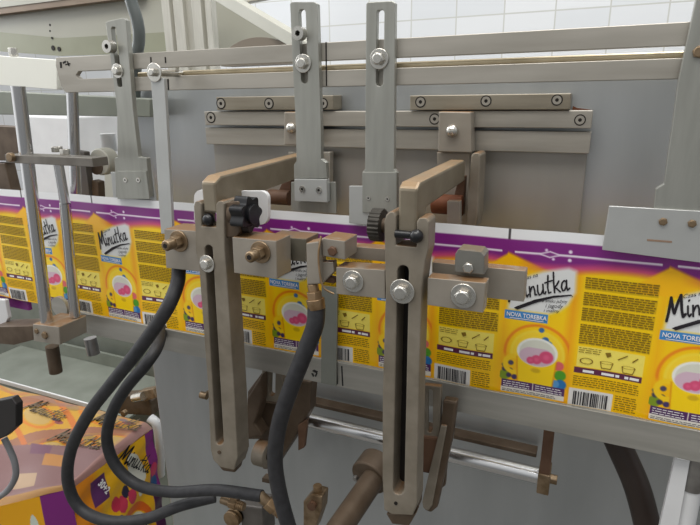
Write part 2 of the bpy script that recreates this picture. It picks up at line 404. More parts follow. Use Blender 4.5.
    for cx, cv, rr in ((31, 119, 4.5), (26, 120.5, 3.5), (39, 115.5, 6)):
        q = np.hypot(u - cx, v - cv); mixin(soft(rr - q, 1) * (np.hypot((u - 31) / 16, (v - 113) / 13.5) < 1), (.86, .32, .48)); mixin(soft(rr * .4 - q, 2) * .5 , (.95, .45, .60))
    mixin(soft(2 - np.hypot((u - 31) / 2.0, (v - 130) / 1.2), 1) * .5, (.70, .55, .1))
    mixin(((u > 2) & (u < 57) & (v > 143.5) & (v < 151.5)) * 1., (.33, .17, .38)); mixin((np.abs(u - 30) < .5) * (v > 143.5) * (v < 151.5) * 1., (.9, .85, .8))
    mixin(((u > 2) & (u < 57) & (v > 151.5) & (v < 156.5)) * 1., (.90, .88, .84))
    # back panel
    for v0, v1 in ((37, 48), (50.5, 62), (64.5, 77), (79.5, 98)):
        mixin(((u > 64) & (u < 119) & (v > v0) & (v < v1)) * .30, (.62, .50, .02))
    mixin(((u > 64) & (u < 116) & (v > 100) & (v < 119)) * .8, (.97, .92, .50))
    mixin(((u > 63) & (u < 116) & (v > 119.5) & (v < 125.5)) * 1., (.38, .16, .28))
    mixin(((u > 61) & (u < 96) & (v > 141) & (v < 157.8)) * 1., (.90, .89, .87))
    # white top strip and the notch
    mixin(soft(9.2 - v, .6), (.93, .935, .94))
    mixin((np.abs(un) < 1.) * (v < 9.5) * 1., (.30, .29, .30))
    return np.clip(col, 0, 1)
def srgb2lin(c): return np.where(c <= .04045, c / 12.92, ((c + .055) / 1.055) ** 2.4)
def print_mat(name, rough=.28, coat=.25):
    m = bpy.data.materials.new(name); m.use_nodes = True; nt = m.node_tree; b = nt.nodes['Principled BSDF']
    at_ = nt.nodes.new('ShaderNodeVertexColor'); at_.layer_name = 'ink'; nt.links.new(at_.outputs[0], b.inputs['Base Color'])
    b.inputs['Roughness'].default_value = rough; b.inputs['Coat Weight'].default_value = coat; b.inputs['Coat Roughness'].default_value = .12
    return m
filmm = print_mat('printed_film')
def colour_grid(name, us, vs, posf, colf, m, parent=None):
    """grid mesh (numpy) with an ink colour per vertex"""
    U, V = np.meshgrid(us, vs); nx, ny = len(us), len(vs)
    P = posf(U, V).reshape(-1, 3); Cc = srgb2lin(colf(U, V)).reshape(-1, 3)
    i = np.arange(ny - 1)[:, None] * nx + np.arange(nx - 1)[None]
    Fq = np.stack([i, i + nx, i + nx + 1, i + 1], -1).reshape(-1, 4)
    me = bpy.data.meshes.new(name)
    me.vertices.add(len(P)); me.vertices.foreach_set('co', P.astype(np.float32).ravel())
    me.loops.add(Fq.size); me.loops.foreach_set('vertex_index', Fq.ravel().astype(np.int32))
    me.polygons.add(len(Fq)); me.polygons.foreach_set('loop_start', np.arange(0, Fq.size, 4, dtype=np.int32))
    me.update(calc_edges=True)
    ca = me.color_attributes.new('ink', 'FLOAT_COLOR', 'POINT')
    ca.data.foreach_set('color', np.concatenate([Cc, np.ones((len(Cc), 1))], 1).astype(np.float32).ravel())
    me.polygons.foreach_set('use_smooth', np.ones(len(Fq), bool)); me.update()
    o = obj(name, me, m, parent)
    return o
XL, XR = -.86, .25
film = thing('printed_film', (-.3, 0, ZT - FH), 'long web of yellow and purple printed drink sachet film held upright in the machine', 'film')
class Ink:
    def __init__(s): s.v = []; s.f = []; s.m = []
    def poly(s, pts, mi): 
        k = len(s.v); s.v += pts; s.f.append(tuple(range(k, k + len(pts)))); s.m.append(mi)
    def rect(s, u0, u1, v0, v1, mi): s.poly([(u0, v0), (u0, v1), (u1, v1), (u1, v0)], mi)
    def text(s, key, u, v, ang, mi, sx=1, sy=1):
        V, Fc = TEXT[key]; k = len(s.v); ca, sa = math.cos(ang), math.sin(ang)
        for x, y in V: x *= sx; y *= sy; s.v.append((u + (x * ca - y * sa) * 1000, v - (x * sa + y * ca) * 1000))
        for f in Fc: s.f.append(tuple(k + i for i in f)); s.m.append(mi)
    def lines(s, u0, u1, v0, v1, pitch, h, mi, rnd, gap=.8):
        v = v0
        while v + h <= v1 + 1e-6:
            u = u0
            while u < u1 - 1:
                wd = min(rnd.uniform(1.4, 5.5), u1 - u); s.rect(u, u + wd, v, v + h, mi); u += wd + gap
            v += pitch
    def build(s, name, X0, parent, mats, base=-.0006):
        me = bpy.data.meshes.new(name); vs = []
        for u, v in s.v:
            X = X0 + u / 1000; Z = ZT - v / 1000; vs.append((X, float(wave(X, Z)) + base, Z))
        me.from_pydata(vs, [], s.f); me.update(); 
        for q in mats: me.materials.append(q)
        me.polygons.foreach_set('material_index', s.m)
        return me
def front_ink():
    s = Ink()
    s.text('logo', 4, 65, math.radians(17), 0)
    s.poly([(8, 72), (10, 70.5), (25, 62), (40, 56.5), (54, 54), (56, 56), (54, 55.2), (40, 58.6), (26, 65), (11, 73.5)], 0)
    s.text('czas', 12, 46, math.radians(22), 0, .8, .8)
    s.text('t1', 31, 63.5, math.radians(4), 0, .62, .8); s.text('t2', 34, 68, math.radians(4), 0, .8, .85); s.text('t3', 33, 72.3, math.radians(4), 0, .8, .8)
    s.text('nova', 2, 80.2, 0, 1, .78, .95); s.rect(5, 34, 81.4, 82, 1)
    rnd = random.Random(3); s.lines(3.5, 27, 145, 151, 2.2, .7, 1, rnd); s.lines(32, 55, 145, 151, 2.2, .7, 1, rnd); s.lines(3, 50, 153, 156, 1.6, .5, 0, rnd)
    return s
def back_ink(seed=5):
    s = Ink(); rnd = random.Random(seed)
    for v0, v1 in ((37, 48), (50.5, 62), (64.5, 77), (79.5, 98)): s.lines(64, 118.5, v0, v1, 2.05, .95, 0, rnd, .8)
    s.lines(65, 83, 101, 107, 1.9, .6, 0, rnd)
    for cx, cy in ((72, 113), (88, 112), (105, 113)):           # pot pictograms
        for i in range(14):
            a0 = 2 * PI * i / 14; a1 = 2 * PI * (i + 1) / 14
            q = lambda a, k: (cx + 5.5 * k * math.cos(a), cy + (3.0 if cx == 72 else 1.4) * k * math.sin(a))
            s.poly([q(a0, 1), q(a1, 1), q(a1, .82), q(a0, .82)], 0)
        if cx > 72: s.poly([(cx - 5.2, cy), (cx - 4.6, cy), (cx - 3.4, cy + 5), (cx + 3.4, cy + 5), (cx + 4.6, cy), (cx + 5.2, cy), (cx + 3.8, cy + 5.8), (cx - 3.8, cy + 5.8)], 0)
    s.poly([(86, 103), (90, 102), (91, 105), (88, 107)], 0); s.poly([(96, 107), (103, 102), (103.6, 102.6), (96.6, 107.8)], 0); s.poly([(107, 107), (111, 103), (111.6, 103.6), (107.6, 108)], 0)
    for a_, b_2 in ((70, 79), (85, 95), (96, 99), (103, 106), (107, 114)): s.rect(a_, b_2, 121.4, 123.8, 1)
    s.lines(63, 115, 128, 137.5, 2.1, .75, 0, rnd); s.lines(98, 115, 141, 156, 2.2, .8, 0, rnd)
    u = 64.5
    while u < 93:
        wd = rnd.choice((.5, .5, .9, 1.3)); s.rect(u, u + wd, 143, 156.5, 2); u += wd + rnd.choice((.5, .6, 1.0, 1.2))
    return s
FI = front_ink(); BI = back_ink()
for k in range(-6, 3):
    X0 = N0 + k * PER
    for part, u0, u1, nk in (('front_print', 0, 57.5, FI), ('back_print', 57.5, PER * 1000, BI)):
        x0 = max(X0 + u0 / 1000, XL); x1 = min(X0 + u1 / 1000, XR)
        if x1 - x0 < .002: continue
        us = np.linspace((x0 - X0) * 1000, (x1 - X0) * 1000, max(3, int((x1 - x0) / .0007))); vs = np.linspace(0, FH * 1000, 226)
        o = colour_grid(part, us, vs, lambda U, V, X0=X0: np.stack([X0 + U / 1000, wave(X0 + U / 1000, ZT - V / 1000), ZT - V / 1000], -1), fcol, filmm, film)
        if x1 - x0 > (u1 - u0) / 1000 * .98:
            me = nk.build('lettering', X0, None, [])
            obj('lettering', me, None, o, mats=[inkd if part == 'back_print' else inkk, inkw, inkk])
        else:
            s = Ink(); cut = [(f, m_) for f, m_ in zip(nk.f, nk.m) if all(x0 < X0 + nk.v[i][0] / 1000 < x1 for i in f)]
            for f, m_ in cut: s.poly([nk.v[i] for i in f], m_)
            if s.v: obj('lettering', s.build('lettering', X0, None, []), None, o, mats=[inkd if part == 'back_print' else inkk, inkw, inkk])
gus = mat('purple_film', (.46, .16, .46), .3, 0, .06, 30)
g0 = at(-10, 300, .004); g1 = at(33, 325, .004)
obj('bottom_fold', bx(XL, g1.x, .003, .009, ZT - FH - .016, ZT - FH + .004), gus, film, bevel=.002)

# ------------------------------------------------------------------ top slotted rail with rod, bottom rail
BY = .002; xl = at(57, 75, BY).x; xs = at(76, 74, BY).x; XR2 = .26
t = thing('slotted_rail', (-.2, BY, .0095), 'long slotted steel rail across the top carrying the vertical hanger strips', 'rail')
e = .008
outer = [(xl + e * 1.2, .0095), (XR2, .0095), (XR2, .048), (xl + e * .3, .048), (xl, .040), (xl + .003, .0175)]
hole = [(xs + .004, .0240), (XR2 - .02, .0240), (XR2 - .02, .0322), (xs + .004, .0322), (xs, .0290), (xs, .0270)]
obj('rail_bar', prism(bmesh.new(), outer, [hole], BY, BY + .006), railm, t, bevel=.0006)
tick = bmesh.new()
for q in ((150, 57, 63), (164.5, 57, 63)):
    prism(tick, pp([(q[0], q[1]), (q[0] + 1.2, q[1]), (q[0] + 1.6, q[2]), (q[0] + .4, q[2])], BY - .0003), [], BY - .0003, BY)
prism(tick, pp([(167, 79), (168.6, 79), (169, 90), (167.6, 90)], BY - .0003), [], BY - .0003, BY)
for pts in ([(59.5, 62), (61.5, 62), (61.8, 68), (60.2, 68)], [(62.5, 62), (65.5, 60.5), (66, 62.5), (63, 64)], [(66.5, 61), (67.6, 61), (69.6, 66), (68.4, 66.2)], [(65, 64), (70, 63), (70.2, 64.2), (65.2, 65.4)]):
    prism(tick, pp(pts, BY - .0003), [], BY - .0003, BY)
prism(tick, pp([(325.3, 42), (326.6, 42), (327, 86), (325.8, 86)], BY - .0003), [], BY - .0003, BY)
obj('ink_marks', tick, groove, t)
bm = bmesh.new(); cyl(bm, (at(133, 74, BY).x, BY + .0095, .0262), (XR2, BY + .0095, .0262), .0031)
tag(obj('guide_rod', bm, brassrod, smooth=40), 'thin brass coloured rod running behind the slot of the top rail', 'rod')

RY = -.007; rx0 = at(62, 325, RY).x
t = thing('support_rail', (-.2, RY, -.3), 'flat steel strip supporting the lower edge of the printed film', 'rail')
zt = at(520, 397, RY).z; zb = at(520, 425, RY).z
obj('strip', bx(rx0, XR2, RY, RY + .003, zb, zt), steel, t, bevel=.0005)
obj('ledge', bx(rx0, XR2, RY + .003, .006, ZT - FH - .004, ZT - FH - .001), steel, t)
st = bmesh.new()
for pts in ([(336, 365), (337.4, 365), (338, 384), (336.8, 384)], [(341, 366), (342.4, 366), (343.4, 386), (342, 386)]): prism(st, pp(pts, RY - .0002), [], RY - .0002, RY)
for pts in ([(312, 371), (314, 369.5), (318, 371.5), (317, 373.5), (314.5, 372.5)], [(316, 373), (317.6, 373.4), (316, 377), (314.6, 376.2)], [(311, 373.5), (313, 373), (314.5, 376), (313, 377)]): prism(st, pp(pts, RY - .0002), [], RY - .0002, RY)
obj('ink_marks', st, ink, t)

# ------------------------------------------------------------------ hanger strips
def hanger(label, outl, sl, Y, th=.006, fn=None):
    pts = [at(x, y, Y) for x, y in outl]; zc = min(p.z for p in pts)
    t = thing('hanger_strip', (sum(p.x for p in pts) / len(pts), Y, zc), label, 'strip', 'slotted hanger strips on the top rail')
    obj('strip', plate(outl, Y, th, [sl] if sl else []), steel_v, t, bevel=.0005)
    return t
HY = -.0045
t = hanger('leftmost slotted hanger strip with a socket screw above a hex bolt', [(105.5, 23), (108, 21), (123, 18), (126, 20), (133, 110), (138.5, 157), (146.5, 158), (150, 197), (116, 197), (114.5, 158), (117.5, 157), (117, 110), (112, 70)],
           slot(113.5, 29, 119.8, 85, 2.4), HY)
obj('film_guide', plate([(110.5, 172), (116, 172), (118, 160), (149.5, 158), (155.5, 198), (156, 203), (113.5, 201)], HY + .0062, .002), guardm, t, bevel=.0004)
obj('foot_plate', plate([(117, 171), (146, 171), (149.5, 199), (117.5, 199)], HY - .002, .0018), steel_v, t, bevel=.0004)
for q in ((125.5, 180), (138.5, 180)): socket(q[0], q[1], HY - .002, 2.4, t, ring=False)
hexbolt(118, 71, HY, 7, t, zinc); socket(112.5, 47, HY, 6, t, zinc, out=1.3, ring=False)
t = hanger('slotted hanger strip above the star knob, socket screw over its hex bolt', [(290, 4), (292, 2), (314, 2), (317, 4), (319, 70), (320.8, 130), (321, 159), (326, 163), (327, 178.5), (294, 178.5), (294, 165), (296.5, 161), (296, 130), (292.5, 60)],
           slot(302, 12.5, 304.5, 80, 3.6), HY)
obj('film_guide', plate([(291, 182), (335.5, 182), (336, 213.5), (291, 210.5)], HY + .0062, .002), steel_v, t, bevel=.0004)
obj('foot_plate', plate([(294, 179), (326.5, 179.5), (327, 202.5), (294.5, 201)], HY - .0015, .0072), guardm, t, bevel=.0005)
for q in ((302.5, 189), (319, 190)): socket(q[0], q[1], HY - .0015, 3.2, t, ring=False)
hexbolt(303.5, 63.5, HY, 9, t, zinc); socket(301.5, 34, HY, 6.5, t, zinc, out=1.3, ring=False)
t = hanger('slotted hanger strip above the knurled knob, held by one washered bolt', [(366, 4), (368, 2), (392, 1), (395, 3), (394.5, 90), (394, 169), (397, 173), (397, 212.5), (362, 212.5), (362, 173), (365, 169), (365.5, 90)],
           slot(380.5, 13, 379.5, 82.5, 3.7), HY)
obj('film_guide', plate([(349, 186), (394, 186), (395, 228), (349, 223)], HY + .0002 - .0026, .0024), guardm, t, bevel=.0004)
obj('foot_plate', plate([(362.3, 172), (396.7, 172), (396.7, 213), (362.3, 212.5)], HY - .0044, .002), steel_v, t, bevel=.0004)
for q in ((368.5, 198), (387.5, 199)): socket(q[0], q[1], HY - .0044, 2.2, t, ring=False)
hexbolt(379.5, 59, HY, 10, t, zinc)
t = hanger('broad hanger strip at the right edge with a wide foot plate on two bolts', [(697, -5), (735, -5), (722, 130), (718, 215), (653.5, 209), (655.8, 189), (664, 184), (666.5, 165), (671.7, 130), (678, 82)], None, HY - .003)
obj('foot_plate', plate([(609, 206), (735, 213), (733, 267), (602, 250)], HY - .0055, .0024), guardm, t, bevel=.0006)
for q in ((663, 221.5), (692, 223.5)): hexbolt(q[0], q[1], HY - .0055, 4.4, t, oldbolt, washer=0)
hexbolt(699, 52, HY - .003, 6.5, t, oldbolt, washer=0)
obj('rust_mark', plate([(647, 239), (672, 241), (672, 243), (647, 241)], HY - .0057, .0002), mat('faint_rust', (.60, .50, .42), .6, .3), t)
# flat support bar with a big washer
t = thing('support_bar', at(165, 235, -.03), 'bright flat steel bar hanging from a large washered bolt down to the left clamp block', 'bar')
obj('bar', plate([(150.5, 78), (164, 78), (166, 110), (171, 200), (172.5, 234), (161, 234), (158.5, 200), (153, 110)], -.03, .004), guardm, t, bevel=.0006)
hexbolt(155, 72.5, -.03, 9.2, t, zinc, washer=1, hs=.45)
bm = bmesh.new(); c = at(155, 72.5, -.03); cyl(bm, (c.x, -.03, c.z), (c.x, BY + .01, c.z), .0035)
obj('shank', bm, zinc, t, smooth=40)

# ------------------------------------------------------------------ sealing arm 1 (star knob)
def yz(X0, X1, pts): return prism(bmesh.new(), pts, [], X0, X1, 'YZ')
AY1 = -.08
t = thing('sealing_linkage', at(222, 466, AY1), 'cast slotted swing arm with a black star knob, left of the two', 'arm', 'cast slotted swing arms')
body = [(195.5, 252), (195, 228), (193.5, 206), (195, 201.5), (199, 201), (201.2, 204), (201.5, 226), (216, 227), (216, 204), (218, 201), (222.5, 201), (224, 204), (224.5, 250), (227, 280), (234.5, 395), (237.5, 458), (234, 470), (220, 467), (213, 460), (210.5, 450), (208.3, 395), (198.5, 262)]
sl = slot(208.5, 249, 219.5, 441, 3.9)
obj('arm_body', plate(body, AY1, .022, [sl]), cast, t, bevel=.0010)
back = [(197, 235), (223, 235), (227, 280), (234.5, 395), (240, 460), (236, 470), (226, 470), (216, 464), (211, 450), (208.5, 395), (198.5, 262)]
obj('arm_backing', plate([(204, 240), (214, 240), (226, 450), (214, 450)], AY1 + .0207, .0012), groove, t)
a = at(195.5, 230, AY1); b_ = at(236, 395, AY1)
obj('arm_rib', plate([(197, 238), (223, 238), (228, 280), (235.5, 395), (238.5, 458), (235, 473), (222, 471), (212, 458), (209, 395), (199, 262)], AY1 + .0222, .014), castside, t, bevel=.002)
hexbolt(207.5, 263.5, AY1, 9, t, zinc)
sc = bmesh.new(); c = at(219.5, 452, AY1); cyl(sc, (c.x, AY1, c.z), (c.x, AY1 - .0012, c.z), .002); obj('screw', sc, castside, t, smooth=40)
obj('fork_hub', plate([(224.5, 203), (238, 201), (240, 206), (240, 232), (236, 238), (224.5, 238)], AY1 + .003, .022), castside, t, bevel=.0015)
# lever from the fork back to the pivot
x0 = at(201.5, 210, AY1).x + .0003; x1 = at(215.7, 210, AY1).x
zf = at(208, 178, AY1 + .001).z; zb2 = at(292, 153, .095).z
obj('lever', yz(x0, x1, [(AY1 + .002, zf - .004), (AY1 + .012, zf + .001), (.095, zb2), (.100, zb2 - .006), (.1, zb2 - .025), (AY1 + .024, zf - .026), (AY1 + .020, zf - .032), (AY1 + .002, zf - .032)]), levm, t, bevel=.0022)
c = at(210, 219, AY1 + .004)
obj('ball_pin', ball((c.x, AY1 + .002, c.z), .0058), blackpl, t, smooth=180)
# star knob on the axis pointing right
xa = at(224.5, 212, AY1 + .012).x; c = at(236, 213, AY1 + .012)
bm = bmesh.new(); cyl(bm, (xa + .010, AY1 + .012, c.z), (xa + .018, AY1 + .012, c.z), .0115); kb = obj('knob_hub', bm, castside, t, smooth=40)
ring = []
for i in range(84):
    a_ = 2 * PI * i / 84; r_ = .0152 + .0020 * math.cos(7 * a_); ring.append((AY1 + .012 + r_ * math.cos(a_), c.z + r_ * math.sin(a_)))
bm = prism(bmesh.new(), ring, [], xa + .0165, xa + .030, 'YZ'); cyl(bm, (xa + .015, AY1 + .012, c.z), (xa + .033, AY1 + .012, c.z), .009)
obj('star_knob', bm, blackpl, t, bevel=.0012, smooth=35)
# clamp blocks
def cblock(pts, Y, th, parent, m=None): return obj('clamp_block', plate(pts, Y, th), m or block, parent, bevel=.0007)
b1 = cblock([(164, 229), (199, 231), (202, 272), (166, 268)], AY1 + .004, .028, t)
hexbolt(179.5, 241, AY1 + .004, 11, b1, oldbolt, shank=.017)
b2 = cblock([(232, 237), (276, 241), (277, 279), (234, 273)], AY1 + .0, .026, t)
hexbolt(261, 252, AY1 + .0, 11.5, b2, oldbolt, shank=.016)
obj('jaw_bar', plate([(268, 236), (306, 239), (306, 262), (270, 259)], AY1 + .03, .026), mat('dark_jaw', (.50, .48, .43), .45, .5, .08, 40, dirt=(.50, .36, .22)), t, bevel=.0008)
# white plastic guards beside the fork
tag(obj('white_guard', plate(rrect(233, 268, 191, 225, 8), AY1 + .042, .005), whitepl, bevel=.001), 'white rounded plastic guard behind the black star knob', 'guard')
tag(obj('white_guard', plate(rrect(194, 210, 190, 224, 7), AY1 + .042, .005), whitepl, bevel=.001), 'small white plastic guard peeping out left of the fork', 'guard')

# ------------------------------------------------------------------ sealing arm 2 (knurled knob)
AY2 = -.085
t = thing('sealing_linkage', at(400, 522, AY2), 'cast slotted swing arm with a knurled side knob, right of the two', 'arm', 'cast slotted swing arms')
body = [(384.5, 250), (384, 222), (386, 215), (390, 211.5), (394, 212), (396, 216), (396, 245), (416.5, 247), (416.5, 222), (419, 218), (426, 218), (429, 222), (428, 250), (425, 262), (421.5, 290), (418.5, 400), (417, 480), (417, 504), (413, 515), (391, 514), (384, 510), (382.3, 480), (382.3, 400), (385.5, 290)]
sl = slot(403, 271, 398.5, 489, 5.6)
obj('arm_body', plate(body, AY2, .020, [sl]), cast, t, bevel=.0010)
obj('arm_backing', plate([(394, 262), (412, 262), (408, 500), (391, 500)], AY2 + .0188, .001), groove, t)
obj('arm_rib', plate([(387, 252), (427, 252), (422.5, 290), (419.5, 400), (418, 510), (388, 510), (385, 400), (387, 290)], AY2 + .0202, .014), castside, t, bevel=.002)
hexbolt(402.5, 291, AY2, 13, t, zinc)
sc = bmesh.new(); c = at(396, 503, AY2); cyl(sc, (c.x, AY2, c.z), (c.x, AY2 - .001, c.z), .0016); obj('screw', sc, groove, t, smooth=40)
obj('arm_tip', plate([(386, 514), (416, 514), (409, 526), (392, 524)], AY2 + .004, .012), castside, t, bevel=.001)
x0 = at(397, 210, AY2).x; x1 = at(416.3, 215, AY2).x
zf = at(404, 184.5, AY2).z; zb2 = at(445, 160, .07).z
obj('lever', yz(x0, x1, [(AY2 + .002, zf - .003), (AY2 + .010, zf + .001), (.078, zb2), (.082, zb2 - .006), (.082, zb2 - .022), (AY2 + .028, zf - .022), (AY2 + .022, zf - .043), (AY2 + .002, zf - .043)]), levm, t, bevel=.0022)
c = at(416, 236.5, AY2 - .004); bm = ball((c.x, AY2 - .003, c.z), .0054)
xq = at(396, 238, AY2).x; cyl(bm, (xq, AY2 - .001, c.z), (c.x, AY2 - .001, c.z), .0032)
obj('ball_pin', bm, blackpl, t, smooth=60)
xk = at(384.5, 223, AY2 + .01).x; c = at(380, 225, AY2 + .01); ring = []
for i in range(96):
    a_ = 2 * PI * i / 96; r_ = .0128 + (.0006 if i % 4 < 2 else 0); ring.append((AY2 + .010 + r_ * math.cos(a_), c.z + r_ * math.sin(a_)))
obj('knurled_knob', prism(bmesh.new(), ring, [], xk - .0102, xk - .0008, 'YZ'), knurl, t, bevel=.0004)
bm = bmesh.new(); cyl(bm, (xk - .002, AY2 + .01, c.z), (xk + .002, AY2 + .01, c.z), .006); obj('knob_stem', bm, castside, t, smooth=40)
b1 = cblock([(336, 267), (385, 270), (385.2, 299), (336, 294)], AY2 + .004, .018, t)
hexbolt(353.5, 281, AY2 + .004, 11.5, b1, zinc)
b2 = cblock([(427.5, 277.5), (486, 283), (483, 313), (427, 305)], AY2 + .004, .014, t)
hexbolt(463.5, 295.5, AY2 + .004, 13, b2, zinc)
obj('jaw_bar', plate([(432, 262), (526, 271), (524, 302), (432, 292)], AY2 + .032, .012), block, t, bevel=.0008)
b3 = cblock([(455, 254), (458, 249.5), (481, 252), (484.5, 256), (484, 275), (454.5, 272)], AY2 + .012, .018, t, mat('grey_block', (.54, .535, .51), .42, .5, .06, 30, dirt=(.46, .38, .28)))
hexbolt(468.5, 267.5, AY2 + .012, 6, b3, zinc, washer=0)
obj('jaw_bar', plate([(346, 246), (386, 249), (386, 262), (346, 258)], AY2 + .034, .014), block, t, bevel=.0008)

# pneumatic fitting group between the arms
t = thing('air_fitting', at(313, 300, -.085), 'beige steel air fitting block with a brass hose nut between the arms', 'fitting')
obj('mount_block', plate([(306, 243), (318.5, 241), (320, 284), (307, 285)], -.085, .014), block, t, bevel=.001)
obj('clamp_plate', plate([(319, 262), (333, 262), (334, 272), (322, 284), (319, 284)], -.078, .008), block, t, bevel=.0008)
k = obj('upper_block', plate([(322, 238), (345, 241), (345, 260), (322, 256)], -.08, .026), block, t, bevel=.0008)
hexbolt(333, 251, -.08, 5.5, k, rust, washer=0)
obj('wire', tube([at(*q) for q in ((321, 236, -.083), (318.5, 255, -.088), (320, 275, -.09), (324, 288, -.09), (334, 294, -.088))], .0009, 8), brass, t, smooth=60)
bm = bmesh.new(); a = at(312.5, 284, -.08); b_ = at(317, 309, -.082)
cyl(bm, a, a.lerp(b_, .35), .0048, n=16); cyl(bm, a.lerp(b_, .3), a.lerp(b_, .62), .0072, n=6); cyl(bm, a.lerp(b_, .6), b_, .0082, .0075, n=20)
obj('hose_nut', bm, brass, t, bevel=.0004, smooth=35)
c = at(326, 284, -.074)
obj('orange_clip', plate([(322, 275), (334, 278), (334, 284), (323, 282)], -.074, .006), rust, t, bevel=.0008)
tag(obj('gauge_plate', plate([(321.5, 286), (337.5, 288), (336, 386), (321, 383)], -.0105, .0025), mat('grey_gauge', (.58, .59, .56), .4, .5, .1, 12)), 'narrow grey metal plate standing in front of the film beside the centre hose', 'plate')

# ------------------------------------------------------------------ pivots on the housing
def pivot(label, pts, bolt, br, Y=.098):
    t = thing('pivot_bracket', at(pts[2][0], pts[2][1], Y), label, 'bracket')
    obj('plate', plate(pts, Y, .018), block, t, bevel=.0012)
    c = at(bolt[0], bolt[1], Y); r = br * mpp(*bolt, Y)
    bm = ball((c.x, Y - .002, c.z), r, sz=(1, .9, 1)); o = obj('dome_nut', bm, zinc, t, smooth=180)
    return t
t = pivot('pivot bracket with dome nut half hidden by the hanger strip, holding the left lever', [(284, 112), (312, 112), (312, 146), (284, 145)], (292, 128), 5.5)
t = pivot('pivot bracket with dome nut above the right lever', [(438.5, 111.5), (471, 112), (471.5, 153), (438, 152)], (452.5, 131), 6.5)
# link plates under each pivot (hang behind the film)
t = thing('link_plates', at(475, 222, .08), 'rounded greasy link plates and rusty roller behind the right lever', 'linkage')
xa = at(473, 160, .088).x
obj('side_plate', plate([(471, 156), (473, 153), (479, 153), (480.5, 156), (478, 215), (476, 228), (467, 228), (466, 215)], .078, .030), cast, t, bevel=.0016)
obj('inner_plate', plate([(458, 178), (465, 176), (463, 215), (452, 226), (448, 224)], .088, .01), rust, t, bevel=.001)
obj('back_plate', plate([(437, 152), (470, 152), (468, 228), (437, 226)], .108, .014), block, t, bevel=.001)
bm = bmesh.new(); c = at(440, 204, .07); cyl(bm, (c.x - .012, .086, c.z - .003), (c.x + .02, .086, c.z - .003), .0105); obj('roller', bm, orange_rust, t, bevel=.001, smooth=40)
obj('stud', plate([(447, 201), (460, 201), (460, 226), (447, 225)], .064, .008), block, t, bevel=.0008)
t = thing('link_plates', at(280, 205, .08), 'rusty linkage showing under the left lever', 'linkage')
obj('back_plate', plate([(288, 152), (330, 152), (330, 207), (288, 206)], .112, .010), barm, t, bevel=.001)
obj('rusty_arm', plate([(276, 196), (284, 178), (291, 176), (290, 200), (274, 201)], .09, .012), rust, t, bevel=.001)
bm = bmesh.new(); c = at(278, 198, .08); cyl(bm, (c.x - .015, .085, c.z), (c.x + .014, .085, c.z), .009); obj('roller', bm, rust, t, bevel=.001, smooth=40)

# ------------------------------------------------------------------ below the film
RDY = .05
a = at(280, 413, RDY); b_ = at(548, 479.5, RDY)
t = thing('cross_shaft', ((a.x + b_.x) / 2, RDY, a.z - .01), 'polished round steel shaft running behind both arms below the film', 'shaft')
bm = bmesh.new(); cyl(bm, (at(268, 410, RDY).x, RDY, a.z), (b_.x, RDY, a.z), .0088, n=32); obj('shaft', bm, chrome, t, smooth=40)
bm = bmesh.new(); cyl(bm, (b_.x + .001, RDY, a.z), (b_.x + .009, RDY, a.z), .0055, n=6); obj('end_bolt', bm, oldbolt, t, bevel=.0005, smooth=35)
t = thing('shaft_hanger', at(545, 485, RDY), 'rust-stained hanger block holding the right end of the polished shaft', 'bracket')
x0 = at(538.5, 480, RDY - .012).x; x1 = at(549, 480, RDY - .012).x
obj('hanger', yz(x0, x1, [(RDY - .012, a.z - .010), (RDY + .012, a.z - .010), (RDY + .014, a.z + .065), (RDY - .010, a.z + .065)]), rust, t, bevel=.0015)
obj('clamp', yz(x0 - .001, x1 + .001, [(RDY - .0135, a.z - .012), (RDY + .012, a.z - .012), (RDY + .012, a.z + .012), (RDY - .0135, a.z + .012)]), oldbolt, t, bevel=.001)
def rodz(px, py, Y=RDY): return at(px, py, Y)
# thin shadow above the shaft, put in as a brown strip
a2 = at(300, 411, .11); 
tag(obj('shadow_strip', bx(at(290, 400, .11).x, at(535, 470, .118).x, .118, .135, at(420, 435, .11).z, at(420, 431, .11).z), castside, bevel=.001), 'thin brown strip standing in for the shadow just behind the polished shaft', 'beam')
# rear link for arm 2
t = thing('rear_arm', at(430, 512, -.02), 'long brown rear arm slanting down behind the right slotted arm', 'arm')
obj('arm_bar', plate([(443, 400), (457, 402), (452, 440), (437, 508), (431, 513), (424, 510), (422, 503), (430, 470), (441, 420)], -.03, .010), castside, t, bevel=.002)
obj('arm_face', plate([(441, 425), (447, 426), (432, 506), (428, 511), (423, 508), (422, 502), (430, 468)], -.0335, .003), cast, t, bevel=.0012)
obj('slotted_plate', plate([(424, 385), (441, 387), (440, 440), (424, 438)], -.028, .006, [slot(430, 392, 430, 430, 2.6)]), cast, t, bevel=.0008)
obj('hub', plate([(420, 436), (440, 438), (433, 475), (418, 472)], -.03, .02), rust, t, bevel=.002)
obj('edge_plate', plate([(441, 470), (447, 462), (445, 486), (440, 490)], -.015, .006), castside, t, bevel=.001)
t = thing('rear_arm', at(275, 466, .0), 'brown rear casting and slotted link behind the left slotted arm', 'arm')
obj('slotted_plate', plate([(262, 366), (283, 369), (282, 396), (276, 402), (266, 401), (262, 396)], .012, .008, [slot(272.5, 372, 272, 393, 3)]), cast, t, bevel=.001)
obj('casting', plate([(247, 392), (262, 372), (262, 402), (282, 404), (300, 380), (311, 382), (309, 412), (300, 430), (274, 470), (262, 470), (258, 440), (246, 440)], .021, .02), castside, t, bevel=.003)
obj('casting_flange', plate([(246, 440), (247, 398), (262, 374), (262, 400), (254, 424), (262, 436)], .0, .018), castside, t, bevel=.002)
obj('hanging_tab', plate([(298, 425), (307, 420), (304, 448), (298, 451)], .018, .006), rust, t, bevel=.001)
bm = bmesh.new(); c = at(258, 455, -.005); cyl(bm, (c.x - .004, .0, c.z), (c.x + .012, .0, c.z), .0155, n=28); obj('roller', bm, cast, t, bevel=.001, smooth=40)
